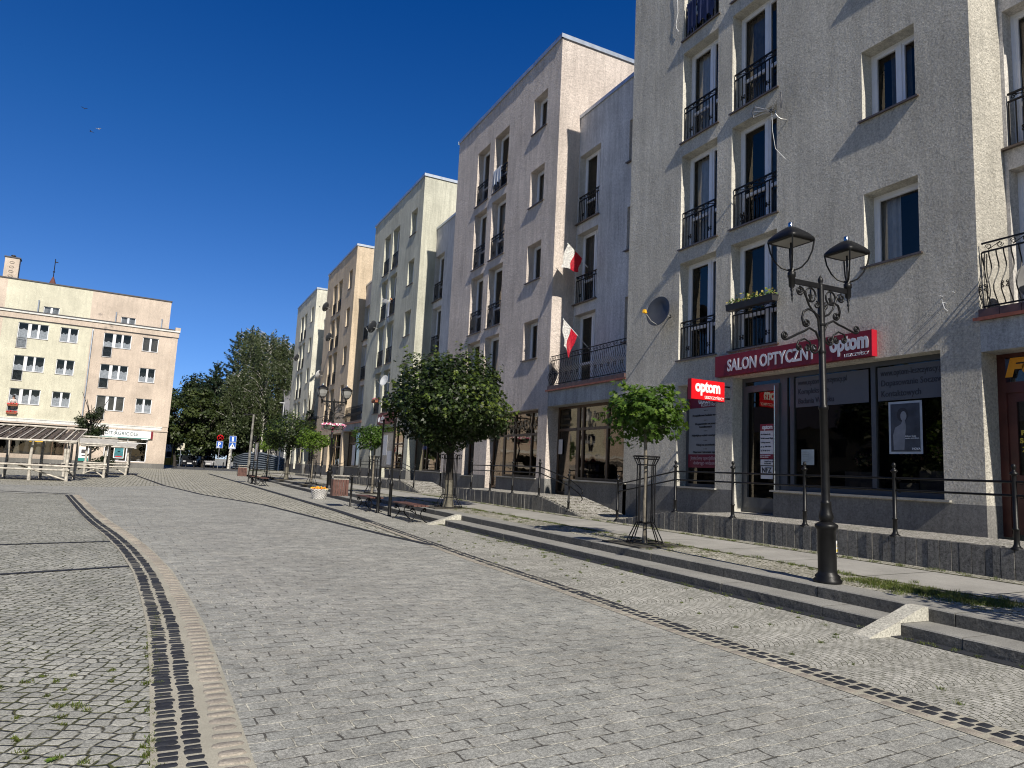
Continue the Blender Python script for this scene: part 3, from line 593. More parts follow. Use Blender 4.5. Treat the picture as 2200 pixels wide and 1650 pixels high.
# display inside
b=MB(); b.box(gx+.25,gx+.55,8.35,8.95,1.2,1.62); b.box(gx+.25,gx+.6,6.9,7.5,1.2,1.66); b.box(gx+.3,gx+.32,7.55,7.9,1.22,1.45); b.build('display_stand',plain('display_box',(.12,.12,.13),.6),sA)
b=MB(); rs=random.Random(5)
for cy,cz,rr in ((8.7,1.85,.2),(7.75,1.95,.22),(7.1,2.0,.28),(7.0,1.8,.2)):
    for k in range(70):
        v=Vector((rs.gauss(0,1),rs.gauss(0,1),rs.gauss(0,1))).normalized()*rr*rs.uniform(.5,1); r=rs.uniform(.018,.035); c=(gx+.45+v.x*.7,cy+v.y,cz+v.z*.7); b.lathe([(.001,-r),(r,0),(.001,r)],c,5,rs.choice([0,1,1,2]),False)
b.build('flower_display',[plain('dusty_pink_petals',(.30,.16,.16),.8),plain('dark_leaves',(.03,.05,.02),.7),plain('cream_petals',(.40,.34,.18),.8)],sA)
# small window film
b=MB(); b.box(gx-.004,gx,11.92,13.02,1.62,3.02); b.build('window_film',plain('pale_film',(.24,.245,.25),.5,var=.04),s2); b=MB(); b.box(gx-.005,gx,11.92,13.02,3.02,3.42); b.build('crimson_film_band',m_pink,s2); b=MB(); b.box(gx-.008,gx,11.92,13.02,1.62,1.93); b.build('crimson_film_band',m_pink,s2)
for k,(s,z) in enumerate((('• • •',2.93),('Kompleksowe badania wzroku',2.82),('• • •',2.70),('Dopasowanie soczewek\nkontaktowych',2.62),('• • •',2.45),('Największy wybór asortymentu',2.35),('• • •',2.23),('Usługi na poczekaniu',2.13),('• • •',2.03),('Naprawa i lutowanie opraw',1.96))):
    text(s,.072,(gx-.010,12.44,z),BX,m_ftxt,s2,align='CENTER',sx=1.0)
text('Jesteśmy specjalistami\ndobrego widzenia',.115,(gx-.013,12.44,1.81),BX,plain('pale_pink_letters',(.45,.30,.33),.5),s2,align='CENTER',sx=.95); text('optom',.26,(gx-.012,12.44,3.12),BX,m_white,s2,align='CENTER',sx=.7,bold=.006); text('LESZCZYŃSCY',.08,(gx-.012,12.30,3.05),BX,m_white,s2,align='CENTER',sx=.9)
# long sign
sg=thing('shop_sign',"long crimson sign with white lettering above the optician's door",'sign'); b=MB(); b.box(XF-.14,XF-.005,7.87,11.70,3.615,4.075,0); b.box(XF-.141,XF-.004,7.855,7.87,3.61,4.08,1); b.build('panel',[m_crim,plain('red_sign_edge',(.36,.006,.02),.4,var=.05)],sg)
sx_=XF-.143; m_let=plain('white_sign_letters',(.52,.53,.58),.5)
fit('SALON OPTYCZNY',11.32,9.01,3.70,3.965,sx_,m_let,sg,.008); fit('optom',8.71,7.92,3.675,4.035,sx_,m_let,sg,.013); fit('LESZCZYŃSCY',8.40,7.91,3.648,3.725,sx_,m_let,sg,.001)
# lit box sign on a bracket
bs=thing('projecting_sign',"small bright red box sign sticking out beside the optician's long sign",'sign'); b=MB(); b.box(9.88,10.80,11.34,11.46,3.03,3.455,0); b.box(9.872,10.806,11.35,11.45,3.024,3.461,1); b.build('box',[plain('bright_red_sign',(.66,.006,.012),.35,var=.03),m_crim],bs)
text('optom',.335,(9.98,11.337,3.205),BY,plain('bright_white_letters',(.85,.85,.85),.4,var=.02),bs,sx=.80,bold=.014,sp=.95); text('LESZCZYŃSCY',.082,(10.24,11.337,3.06),BY,m_white,bs,sx=1.0,bold=.001); b=MB(); b.box(10.80,11.0,11.38,11.42,3.10,3.13); b.box(10.80,11.0,11.38,11.42,3.36,3.39); b.build('bracket',m_iron,bs)
# --- links between blocks
def balcony_rail(y0,y1,xo=11.04,xi=11.06,z0=4.16,z1=5.08,seed=0,end0=True,dense=.105):
    b=MB(); rr=.0095
    def prof(z):  # outward belly near the bottom
        t=(z-z0)/(z1-z0); return .105*math.exp(-((t-.27)/.17)**2)-.03*math.exp(-((t-.62)/.12)**2)
    for zz_ in (z1,z1-.14): b.box(xo-.013,xo+.013,y0,y1,zz_-.012,zz_+.012)
    b.box(xo-.012,xo+.012,y0,y1,z0-.01,z0+.012)
    n=int((y1-y0)/dense); zs=[z0+(z1-.14-z0)*i/12 for i in range(13)]
    for i in range(n+1):
        y=y0+(y1-y0)*i/n; b.tube([(xo-prof(z),y+.012*math.sin((z-z0)*9),z) for z in zs],rr,4,cap=False)
    k=int((y1-y0)/.33)
    for i in range(k):
        yc=y0+(y1-y0)*(i+.5)/k; zc=z1-.07
        for s in (1,-1):
            b.tube([(xo,p,q) for p,q in spiral(yc+s*.085,zc,.05,.012,0 if s>0 else math.pi,1.3,12)],.0065,4,cap=False)
        b.tube([(xo,yc-.09,zc+.045),(xo,yc+.09,zc-.045)],.0065,4)
    for i in range(0,n,3):
        y=y0+(y1-y0)*(i+.5)/n; 
        for s in (1,-1):
            for dz in (1,-1): b.tube([(xo-prof(z0+.27)-.01,p,q) for p,q in spiral(y+s*.03,z0+.27+dz*.03,.024,.008,-math.pi/2*dz,1.1*s*dz,7)],.008,4,cap=False)
    for yy in (y0,y1):   # short returns to the wall
        for zz_ in (z1,z1-.14,z0): b.box(xo,xi+.0,yy-.01,yy+.01,zz_-.012,zz_+.012)
        for x in (xo+.06,xo+.12): b.tube([(x,yy+prof(z)*.3*(1 if yy==y0 else -1),z) for z in zs],rr,4,cap=False)
    return b.mesh('balcony_railing',m_iron)
def link(lab,y0,y1,zo,roof,railing=True,slits=True,mat=None,shop=True):
    t=thing('linking_building',lab,'building',(0,0,0),0,'recessed linking buildings with balconies'); W=y1-y0; holes=[]
    for k in range(3):
        z=4.14+2.785*k+zo; holes.append((W-.06-W3+.0,W-.06,z,z+H2)); 
        if slits: z=5.25+2.785*k+zo; holes.append((.30,.30+W1,z,z+H1))
    b=MB(); wall(b,(XR,y0+.002,4.0),(0,1,0),(0,0,1),(-1,0,0),W-.004,roof-4.0,[(h[0],h[1],h[2]-4.0,h[3]-4.0) for h in holes],.30); 
    b.quad((XR,y0+.002,roof),(XR,y1-.002,roof),(22,y1-.002,roof),(22,y0+.002,roof))
    b.build('wall',[mat or m_L1,m_L2],t)
    b=MB(); b.box(XR-.05,XR+.3,y0+.003,y1-.003,roof-.02,roof+.10); b.build('roof_capping',m_cap,t)
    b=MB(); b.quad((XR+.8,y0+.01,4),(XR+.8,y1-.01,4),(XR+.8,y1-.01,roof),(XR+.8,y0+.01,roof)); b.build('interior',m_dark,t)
    for k in range(3):
        z=4.14+2.785*k+zo; put_window(t,XR-.04,y1-.06-W3,z,'g',True,rail=k>0)
        if slits: z=5.25+2.785*k+zo; put_window(t,XR-.04,y0+.30,z,'w2')
    # balcony slab, flashing, tile edge
    b=MB(); b.box(XF+.002,XR+.05,y0-.14,y1+.13,3.46+zo*.3,3.94); b.build('beam',m_beam,t)
    b=MB(); b.box(XF-.075,XR,y0+.004,y1-.004,3.945,3.965); b.box(XF-.08,XF-.07,y0-.06,y1+.06,3.935,3.985); b.build('flashing',m_cop,t)
    b=MB(); nn=int(W/.3)
    for i in range(nn): b.box(XF-.045,XF-.02,y0+.006+(W-.012)*i/nn+.004,y0+.006+(W-.012)*(i+1)/nn-.004,3.985,4.11)
    b.box(XF-.02,XR-.002,y0+.004,y1-.004,3.985,4.10); b.build('balcony_floor',m_tile,t)
    if railing: mkobj('balcony_railing',balcony_rail(y0+.06,y1-.06),t)
    return t
LR=link('recessed grey building at the right edge above the photo shop, scrolled balcony railing',-6.5,6.14,0,13.5,False,False)
mkobj('balcony_railing',balcony_rail(2.2,6.09,z1=5.16),LR); put_window(LR,XR-.04,4.3,6.925,'g',True); 
L1=link('recessed blue-grey building with two red and white flags and a long curved balcony railing',15.25,19.46,0,13.55)
L2=link('recessed building between the pinkish block and the greenish block',28.74,33.49,.1,13.75)
L3=link('recessed building between the greenish block and the peach block, small curved balcony',42.89,47.55,.15,13.82,mat=m_L2)
L4=link('recessed building between the peach block and the pale end block',57.0,61.66,.2,13.85,mat=m_L2)
# ground floor of link 1: stationer
def link_shop(t,y0,y1,mat,doorside=True,lettering=True):
    x=XF+.42; W=y1-y0
    b=MB(); b.quad((XF,y0-.15,0),(XF,y1-1.25,0),(XF,y1-1.25,1.15),(XF,y0-.15,1.15)); b.quad((XF,y0-.15,1.15),(x,y0-.15,1.15),(x,y1-1.25,1.15),(XF,y1-1.25,1.15)); b.quad((XF,y1-1.25,0),(x,y1-1.25,0),(x,y1-1.25,1.15),(XF,y1-1.25,1.15)); b.build('plinth_wall',m_plin,t)
    b=MB(); 
    for yy in (y0-.14,y1+.0): b.quad((XF,yy,0),(x+.1,yy,0),(x+.1,yy,3.5),(XF,yy,3.5)) if yy<y1-1 else None
    b.build('reveal',m_rev,t)
    s=shop_unit(t,x,y0-.14,y1+.0,1.17,3.46,mat,[y0+W*.33,y0+W*.64],2.72,(y1-1.22,y1),t=.08)
    stone_sill(t,y0-.1,y1-1.28,1.17); return s
s1=link_shop(L1,15.25,19.46,m_brown)
m_gold=plain('gilt_letters',(.10,.07,.03),.4)
for s,z,y in (('artykuły',3.20,19.2),('szkolne',3.02,19.1),('i papiernicze',2.84,19.3)): text(s,.16,(XF+.412,y,z),BX,m_gold,s1,sx=.8)
text('OFFI',.34,(XF+.412,17.4,2.95),BX,m_gold,s1,sx=.75); poster(s1,19.12,19.36,1.95,2.42,m_paper,XF+.415)
b=MB(); rs=random.Random(9)
for r_ in range(7):
    for c_ in range(5):
        b.box(XF+1.2,XF+1.24,18.2+c_*.22,18.38+c_*.22,.85+r_*.3,1.07+r_*.3,rs.choice([0,0,1,2,3]))
b.build('shelf_stock',[plain('grey_packs',(.10,.10,.11),.6),plain('beige_packs',(.25,.22,.17),.6),plain('red_packs',(.25,.02,.02),.6),plain('blue_packs',(.04,.06,.14),.6)],s1)
# pink block shop
sP=shop_unit(TP,XF+.27,20.06,24.01,1.15,3.43,m_brown,[20.95,22.2],2.62,(23.06,24.01)); stone_sill(TP,20.06,23.06,1.15)
text('KSIĘGARNIA',.48,(XF+.262,22.95,2.80),BX,m_gold,sP,sx=.86)
s=shop_unit(TP,XF+.27,25.18,26.31,1.10,3.43,m_brown,[],2.62); stone_sill(TP,25.18,26.31,1.10)
s=link_shop(L2,28.74,33.49,m_brown); text('LOTTO',.2,(XF+.41,32.4,2.2),BX,plain('blue_letters',(.03,.10,.45),.4),s)
for T,y0,mt in ((T3,33.49,m_maho),(T4,47.55,m_brown),(T5,61.66,m_anth)):
    s=shop_unit(T,XF+.27,y0+.6,y0+4.55,1.15,3.43,mt,[y0+1.6,y0+2.6],2.5,(y0+3.6,y0+4.55)); stone_sill(T,y0+.6,y0+3.6,1.15); s=shop_unit(T,XF+.27,y0+5.72,y0+6.85,1.10,3.43,mt,[],2.62); stone_sill(T,y0+5.72,y0+6.85,1.10)
    if T is T3: poster(s,y0+5.85,y0+6.7,1.3,2.9,plain('pale_poster',(.40,.42,.46),.5,var=.3),XF+.26)
s3=link_shop(L3,42.89,47.55,m_brown); poster(s3,45.5,46.3,1.25,2.6,m_curt,XF+.41); link_shop(L4,57.0,61.66,m_brown)
# third block red sign
sg=thing('shop_sign','dark red sign with white lettering behind the crown of the large round tree','sign'); b=MB(); b.box(XF-.12,XF-.005,35.6,38.85,3.62,4.20); b.build('panel',m_crim,sg); text('pralnia',.36,(XF-.124,38.2,3.84),BX,m_let,sg,sx=.7,bold=.01); text('chemiczna magiel',.13,(XF-.124,38.2,3.69),BX,m_let,sg,sx=.8)
b=MB(); b.lathe([(.06,0),(.07,.08),(.05,.2),(.001,.3)],(XF-.124,38.5,3.75),10); b.build('emblem',m_let,sg)
# photo shop at the right edge
x=XF+.40
b=MB(); b.quad((XF,6.20,0),(x,6.20,0),(x,6.20,3.46),(XF,6.20,3.46)); b.build('reveal',m_A,LR)
b=MB(); b.box(x,x+.12,6.02,6.19,.70,3.46); b.box(x,x+.12,3.4,3.6,.70,3.46); b.box(x,x+.12,3.6,6.02,2.86,3.02); b.box(x,x+.12,3.6,6.02,3.40,3.46); b.box(x+.03,x+.1,5.90,6.02,.75,2.86); b.box(x+.03,x+.1,4.75,4.95,.75,2.86); b.box(x+.03,x+.1,4.95,5.90,.75,1.62); b.box(x+.03,x+.1,4.95,5.90,2.72,2.86); b.box(x+.01,x+.03,5.05,5.80,.95,1.45)
b.box(x,x+.06,2.2,3.4,.7,3.46)
sf=b.build('shop_door',m_maho,LR); b=MB(); b.box(x+.05,x+.06,4.95,5.90,1.62,2.72); b.box(x+.05,x+.06,3.6,5.98,3.02,3.38); b.build('pane',m_shopglass,sf)
b=MB(); b.quad((x+1.5,2,.7),(x+1.5,6.1,.7),(x+1.5,6.1,3.5),(x+1.5,2,3.5)); b.build('interior',m_dark,sf)
m_or=plain('orange_letters',(.75,.30,.01),.5,var=.04); m_ye=plain('yellow_letters',(.55,.42,.05),.5,var=.05)
fit('FOTO',6.02,4.75,3.09,3.39,x-.004,m_or,sf,.018,shear=.22)
for s,z,y in (('Otwarte:',2.34,5.78),('Pn.-Pt. 9-17',2.22,5.86),('Sobota 9-13',2.10,5.88),('Zapraszamy!',1.97,5.85)): text(s,.10,(x+.045,y,z),BX,m_ye,sf,bold=.004)
b=MB(); b.box(x+.042,x+.046,5.60,5.77,2.42,2.52); b.box(x+.042,x+.046,5.62,5.77,1.64,1.69); b.build('notice',m_paper,sf)
# wall of the optician block continues below the balcony at the right edge
b=MB(); b.quad((XF,-6.5,0),(XF,3.4,0),(XF,3.4,3.46),(XF,-6.5,3.46)); b.build('shop_wall',m_A,LR)
# ---------------------------------------------------------------- street furniture
def lamp_meshes():
    out={}
    b=MB(); b.lathe([(.15,0),(.155,.03),(.13,.05),(.135,.075),(.105,.10),(.10,.13),(.10,.58),(.112,.595),(.125,.62),(.122,.645),(.09,.665),(.062,.68)],n=28); out['base']=b
    b=MB(); b.lathe([(.062,.67),(.075,.70),(.082,.73),(.075,.76),(.062,.80),(.056,.88),(.06,.895),(.05,.905),(.046,.92),(.044,1.95),(.052,1.96),(.058,1.985),(.052,2.0),(.040,2.02),(.037,3.42),(.034,3.44)],n=22)
    for z in (2.62,2.95): b.lathe([(.043,z),(.046,z+.012),(.046,z+.028),(.043,z+.04)],n=16)
    out['shaft']=b
    b=MB(); b.lathe([(.020,3.42),(.030,3.44),(.022,3.46),(.028,3.485),(.030,3.51),(.020,3.535),(.001,3.57)],n=14); out['finial']=b
    b=MB(); b.box(-.50,-.03,-.012,.012,3.40,3.46); b.box(.03,.50,-.012,.012,3.40,3.46); out['cross_arm']=b
    b=MB()
    def T(pts,r=.009): b.tube([(x,0,z) for x,z in pts],r*1.4,6)
    for s in (1,-1):
        m=lambda P:[(s*x,z+.175) for x,z in P]
        # scrollwork under the arm
        T(m([(.02,3.22-.33),(.06,2.90),(.13,2.93),(.20,3.00),(.25,3.10),(.29,3.17)])); T(m(spiral(.17,3.13,.082,.082,0,1,20)),.008); T(m(spiral(.355,3.155,.055,.010,math.pi,1.5,22)),.008); T(m([(.17,3.055),(.155,3.09),(.17,3.19),(.185,3.09),(.17,3.055)]),.008); T(m([(.135,3.13),(.15,3.10),(.17,3.085),(.19,3.10),(.205,3.13)]),.007)
        T(m([(.27,3.12),(.30,3.19),(.355,3.21)]),.007); T(m(spiral(.075,3.02,.045,.010,math.pi/2,1.3,18)),.007)
        # large scrolls lower on the shaft
        m=lambda P:[(s*x*1.08,z+.33+s*(.06+.10*max(0,x-.15))) for x,z in P]
        P=[(.04,2.70)]+[(.20+.0+.175*math.cos(a)-.0,2.62+.175*math.sin(a)) for a in [R(150-15*i) for i in range(11)]]
        T(m([(.035,2.62),(.05,2.76),(.11,2.84),(.20,2.865),(.275,2.83),(.30,2.76),(.285,2.70)]+spiral(.235,2.70,.05,.012,0,-1.35,18)),.010)
        T(m([(.04,2.52),(.035,2.44),(.06,2.38),(.10,2.35)]+spiral(.13,2.40,.052,.012,-math.pi/2,1.4,18)),.009)
        T(m([(.035,2.50),(.09,2.60),(.19,2.64),(.27,2.60),(.36,2.57),(.46,2.53),(.54,2.50)]+spiral(.565,2.545,.048,.012,-math.pi*.6,1.4,18)),.010)
        T(m([(.155,2.38),(.19,2.47),(.27,2.51),(.36,2.48),(.39,2.42)]+spiral(.352,2.41,.038,.010,0,-1.3,14)),.008); T(m(spiral(.235,2.40,.042,.010,math.pi*.5,1.4,16)),.008)
    out['scrollwork']=b; return {k:v.mesh(k,m_iron2) for k,v in out.items()}
LM=lamp_meshes()
m_lens=plain('frosted_lens',(.30,.29,.27),.4,var=.05); m_chrome=plain('chrome_sensor',(.6,.6,.6),.15,1); m_lglass=glassm('lantern_glass',trans=.93,ior=1.25)
def head_parts():
    z0=3.335; P={}
    b=MB(); b.lathe([(.001,z0-.17),(.010,z0-.12),(.006,z0-.10),(.016,z0-.07),(.008,z0-.05),(.020,z0-.01),(.014,z0+.0),(.034,z0+.03),(.036,z0+.13),(.046,z0+.14),(.046,z0+.19),(.03,z0+.20),(.05,z0+.225),(.001,z0+.235)],n=16)
    P['lantern_socket']=(b,m_iron2)
    b=MB(); H=z0+.57
    for k in range(4):
        a=math.pi/4+k*math.pi/2; c,s=math.cos(a),math.sin(a)
        b.tube([(c*r,s*r,z) for r,z in ((.04,z0+.22),(.11,z0+.25),(.18,z0+.33),(.228,z0+.44),(.252,H))],.0095,6)
    b.tube([(.0,.0,z0+.22),(.0,.0,z0+.35),(.0,.0,H)],.012,6)
    P['lantern_frame']=(b,m_iron2)
    b=MB(); 
    ring=lambda r,z:[(r*c,r*s,z) for c,s in ((1,1),(-1,1),(-1,-1),(1,-1))]
    n=4; N=6; prof=[(.198,H-.014),(.204,H),(.200,H+.022),(.155,H+.075),(.095,H+.125),(.045,H+.160),(.001,H+.166)]
    # rounded-square cap
    vs=[];K=24
    for r,z in prof:
        for k in range(K):
            a=2*math.pi*k/K; c,s=math.cos(a),math.sin(a); e=.30; vs.append((r*math.copysign(abs(c)**e,c),r*math.copysign(abs(s)**e,s),z))
    fs=[(i*K+k,i*K+(k+1)%K,(i+1)*K+(k+1)%K,(i+1)*K+k) for i in range(len(prof)-1) for k in range(K)]; b.add(vs,fs,0,True); b.add(vs[:K],[tuple(range(K))[::-1]],0)
    P['lantern_cap']=(b,m_iron2)
    b=MB(); b.box(-.145,.145,-.145,.145,H-.022,H-.014); P['lens']=(b,m_lens)
    b=MB(); b.lathe([(.028,H+.16),(.028,H+.215),(.024,H+.22)],n=14); P['sensor']=(b,m_chrome)
    return {k:m.mesh(k,mm) for k,(m,mm) in P.items()}
HP=head_parts()
def lamp(lab,x,y,z,tilt=(0,0),s=1,rz=0,group='twin-headed street lamps',glassy=False):
    t=thing('street_lamp',lab,'street lamp',(x,y,z),rz,group); t.scale=(s,s,s); t.rotation_euler=(tilt[0],tilt[1],rz)
    for k,me in LM.items(): mkobj(k,me,t)
    for sx in (-.48,.48):
        h=mkobj('lantern',HP['lantern_socket'],t,(sx,0,0))
        for k in ('lantern_frame','lantern_cap','lens','sensor'): mkobj(k,HP[k],h)
        if glassy:
            b=MB(); b.lathe([(.05,3.56),(.13,3.62),(.19,3.74),(.22,3.88)],n=8,smooth=False); mkobj('lantern_glass',b.mesh('lantern_glass',plain('milky_lantern_glass',(.26,.26,.25),.3)),h)
    return t
l1=lamp('tall black twin-headed lamp post in the right foreground, with yellow sticker on its base',6.885,5.58,.24,(0,R(-1.3)),1.0)
b=MB(); b.box(-.028,.028,-.1035,-.1015,.34,.47,0); b.box(-.024,.024,-.1045,-.1035,.345,.375,1); b.add([(-.020,-.1045,.40),(.020,-.1045,.40),(0,-.1045,.445)],[(0,1,2)],1); me=b.mesh('warning_sticker',[m_white,plain('yellow_print',(.75,.55,.02),.5)])
o=mkobj('warning_sticker',me,l1,(0,0,0),R(28))
b=MB(); b.tube([(0,-.1052,.438),(.004,-.1052,.424),(-.004,-.1052,.42),(.002,-.1052,.408)],.0018,4); mkobj('bolt_mark',b.mesh('bolt_mark',m_iron),o)
l2=lamp('black twin-headed lamp post with a ring of pink flower pots, beside the far small tree',6.71,30.9,.24,(0,R(-1)),1.1,glassy=True)
# flower pots on the far lamp
m_pot=plain('grey_green_pot',(.10,.12,.10),.6); m_pk=plain('pink_petals',(.55,.10,.22),.6,var=.3); m_gr=plain('bedding_leaves',(.08,.14,.03),.7,var=.4); m_yl=plain('yellow_petals',(.62,.38,.02),.6,var=.3); m_og=plain('orange_petals',(.62,.16,.01),.6,var=.3)
def flowers(parent,c,rx,ry,rz,n,cols,seed=1,leafn=60,r=(.018,.034),name='flowers'):
    rs=random.Random(seed); b=MB()
    for k in range(n+leafn):
        a=rs.uniform(0,6.28); q=rs.uniform(0,1)**.5; p=(c[0]+rx*q*math.cos(a),c[1]+ry*q*math.sin(a),c[2]+rz*(rs.uniform(.2,1)*(1-q*.5))); rr=rs.uniform(*r)
        if k<n:
            mi=1+rs.randrange(len(cols)); ax=rs.uniform(-.6,.6); b.add([(p[0]+rr*math.cos(2*math.pi*i/6)*(1 if i%2 else .75),p[1]+rr*math.sin(2*math.pi*i/6)*(1 if i%2 else .75),p[2]+rr*.8*math.sin(ax+2*math.pi*i/6)) for i in range(6)],[tuple(range(6))],mi)
        else:
            v=[(p[0]+rr*1.2*rs.uniform(-1,1),p[1]+rr*1.2*rs.uniform(-1,1),p[2]-.02+rr*rs.uniform(-1,1)) for _ in range(4)]; b.add(v,[(0,1,2,3)],0)
    return b.build(name,[m_gr]+cols,parent)
for k,(dx,dy) in enumerate(((-.24,-.12),(.24,-.12),(.0,.26))):
    t=thing('flower_pot',('grey flower pot of pink petunias on the left side of the far lamp post','grey flower pot of pink petunias on the right side of the far lamp post','grey flower pot of pink petunias at the back of the far lamp post')[k],'flower pot',(6.68+dx,30.9+dy,2.78),0,'flower pots hung round the far lamp post')
    b=MB(); b.lathe([(.14,0),(.20,.06),(.22,.17),(.225,.18),(.20,.18),(.18,.14)],n=14); b.tube([(-dx*.8,-dy*.8,.03),(0,0,.03)],.012,5); b.build('pot',m_pot,t); flowers(t,(0,0,.16),.30,.30,.16,90,[m_pk,m_pk,m_white],k+3,90,(.02,.04))
    b=MB(); rs=random.Random(k+40)
    for i in range(40):
        a=rs.uniform(0,6.28); q=.24+rs.uniform(0,.05); z=.14-rs.uniform(0,.22); r_=.028; b.add([(q*math.cos(a)+r_*rs.uniform(-1,1),q*math.sin(a)+r_*rs.uniform(-1,1),z+r_*rs.uniform(-1,1)) for _ in range(4)],[(0,1,2,3)],rs.choice([0,1,1]))
    b.build('trailing_flowers',[m_gr,m_pk],t)
# tree guards
def guard(lab,x,y,z,s=1,curl=False,zx=1):
    t=thing('tree_guard',lab,'tree guard',(x,y,z),0,'black iron guards round the street trees')
    b=MB(); n=8; pr=[(.30,0),(.29,.04),(.155,.32),(.148,.35),(.148,1.26*zx),(.152,1.29*zx),(.215,1.42*zx)]
    if curl: pr=[(.40,0),(.38,.05),(.20,.34),(.19,.40),(.19,1.42)]
    for k in range(n):
        a=2*math.pi*(k+.3)/n; c,q=math.cos(a),math.sin(a); pts=[(c*r*s,q*r*s,zz) for r,zz in pr]
        if curl: pts+= [(c*(.19+.06-.06*math.cos(v)),q*(.19+.06-.06*math.cos(v)),1.42+.06*math.sin(v)) for v in [i*math.pi*1.6/9 for i in range(1,10)]]
        b.tube(pts,.0105,5)
    b.build('bars',m_iron,t)
    for r,zz in ((.295,.03),(.15,.34),(.15,1.28*zx),(.215,1.42*zx),(.198,1.38*zx)) if not curl else ((.385,.03),(.20,.36),(.19,1.36)):
        b=MB(); b.tube([(r*s*math.cos(2*math.pi*i/24),r*s*math.sin(2*math.pi*i/24),zz) for i in range(24)],.0105,5,closed=True); b.build('hoop',m_iron,t)
    return t
# trees ---------------------------------------------------------------
rng=np.random.default_rng(7)
MAPLE=np.array([(0,-.9),(.18,-.35),(.75,-.45),(.55,-.05),(1.0,.35),(.42,.35),(.30,.62),(0,1.15),(-.30,.62),(-.42,.35),(-1.0,.35),(-.55,-.05),(-.75,-.45),(-.18,-.35)])*.62
OVAL=np.array([(0,-1),(.5,-.3),(.45,.4),(0,1),(-.45,.4),(-.5,-.3)])*.7
QUAD=np.array([(0,-1),(.6,0),(0,1),(-.6,0)])*.8
def leaves(name,P,Nn,size,shape,mats,parent,tipmask=None,fold=.18,loc=None):
    n=len(P); k=len(shape); Nn=Nn/np.linalg.norm(Nn,axis=1,keepdims=True)
    r=rng.normal(size=(n,3)); A=np.cross(Nn,r); A/=np.linalg.norm(A,axis=1,keepdims=True); B=np.cross(Nn,A)
    sz=(size*rng.uniform(.65,1.25,n))[:,None,None]; V=P[:,None,:]+sz*(shape[None,:,0,None]*A[:,None,:]+shape[None,:,1,None]*B[:,None,:]+fold*(np.abs(shape[None,:,0,None]))*-Nn[:,None,:]*1.0)
    me=bpy.data.meshes.new(name); me.vertices.add(n*k); me.vertices.foreach_set('co',V.reshape(-1).astype(np.float32)); me.loops.add(n*k); me.loops.foreach_set('vertex_index',np.arange(n*k,dtype=np.int32)); me.polygons.add(n); me.polygons.foreach_set('loop_start',np.arange(0,n*k,k,dtype=np.int32))
    for m in (mats if isinstance(mats,list) else [mats]): me.materials.append(m)
    if tipmask is not None: me.polygons.foreach_set('material_index',tipmask.astype(np.int32))
    me.update(calc_edges=True); me.validate(); return mkobj(name,me,parent,loc or (0,0,0))
def lumpy(dirs,seed,amp=.12,f=2.3):
    g=np.random.default_rng(seed); s=np.zeros(len(dirs))
    for _ in range(10):
        w_=g.normal(size=3)*f; s+=np.sin(dirs@w_+g.uniform(0,6.28))
    return 1+amp*s/2.2
def crown_points(n,c,rx,ry,rzu,rzd,seed,shell=.5,amp=.1,sprig=0,ls=.1):
    g=np.random.default_rng(seed); d=g.normal(size=(n,3)); d/=np.linalg.norm(d,axis=1,keepdims=True)
    q=(shell+(1-shell)*g.uniform(0,1,n)**.5)*lumpy(d,seed,amp)*lumpy(d,seed+9,amp*.55,6)
    sc=np.stack([np.full(n,rx),np.full(n,ry),np.where(d[:,2]>0,rzu,rzd)],1); P=d*sc*q[:,None]
    return P+np.array(c),d,q
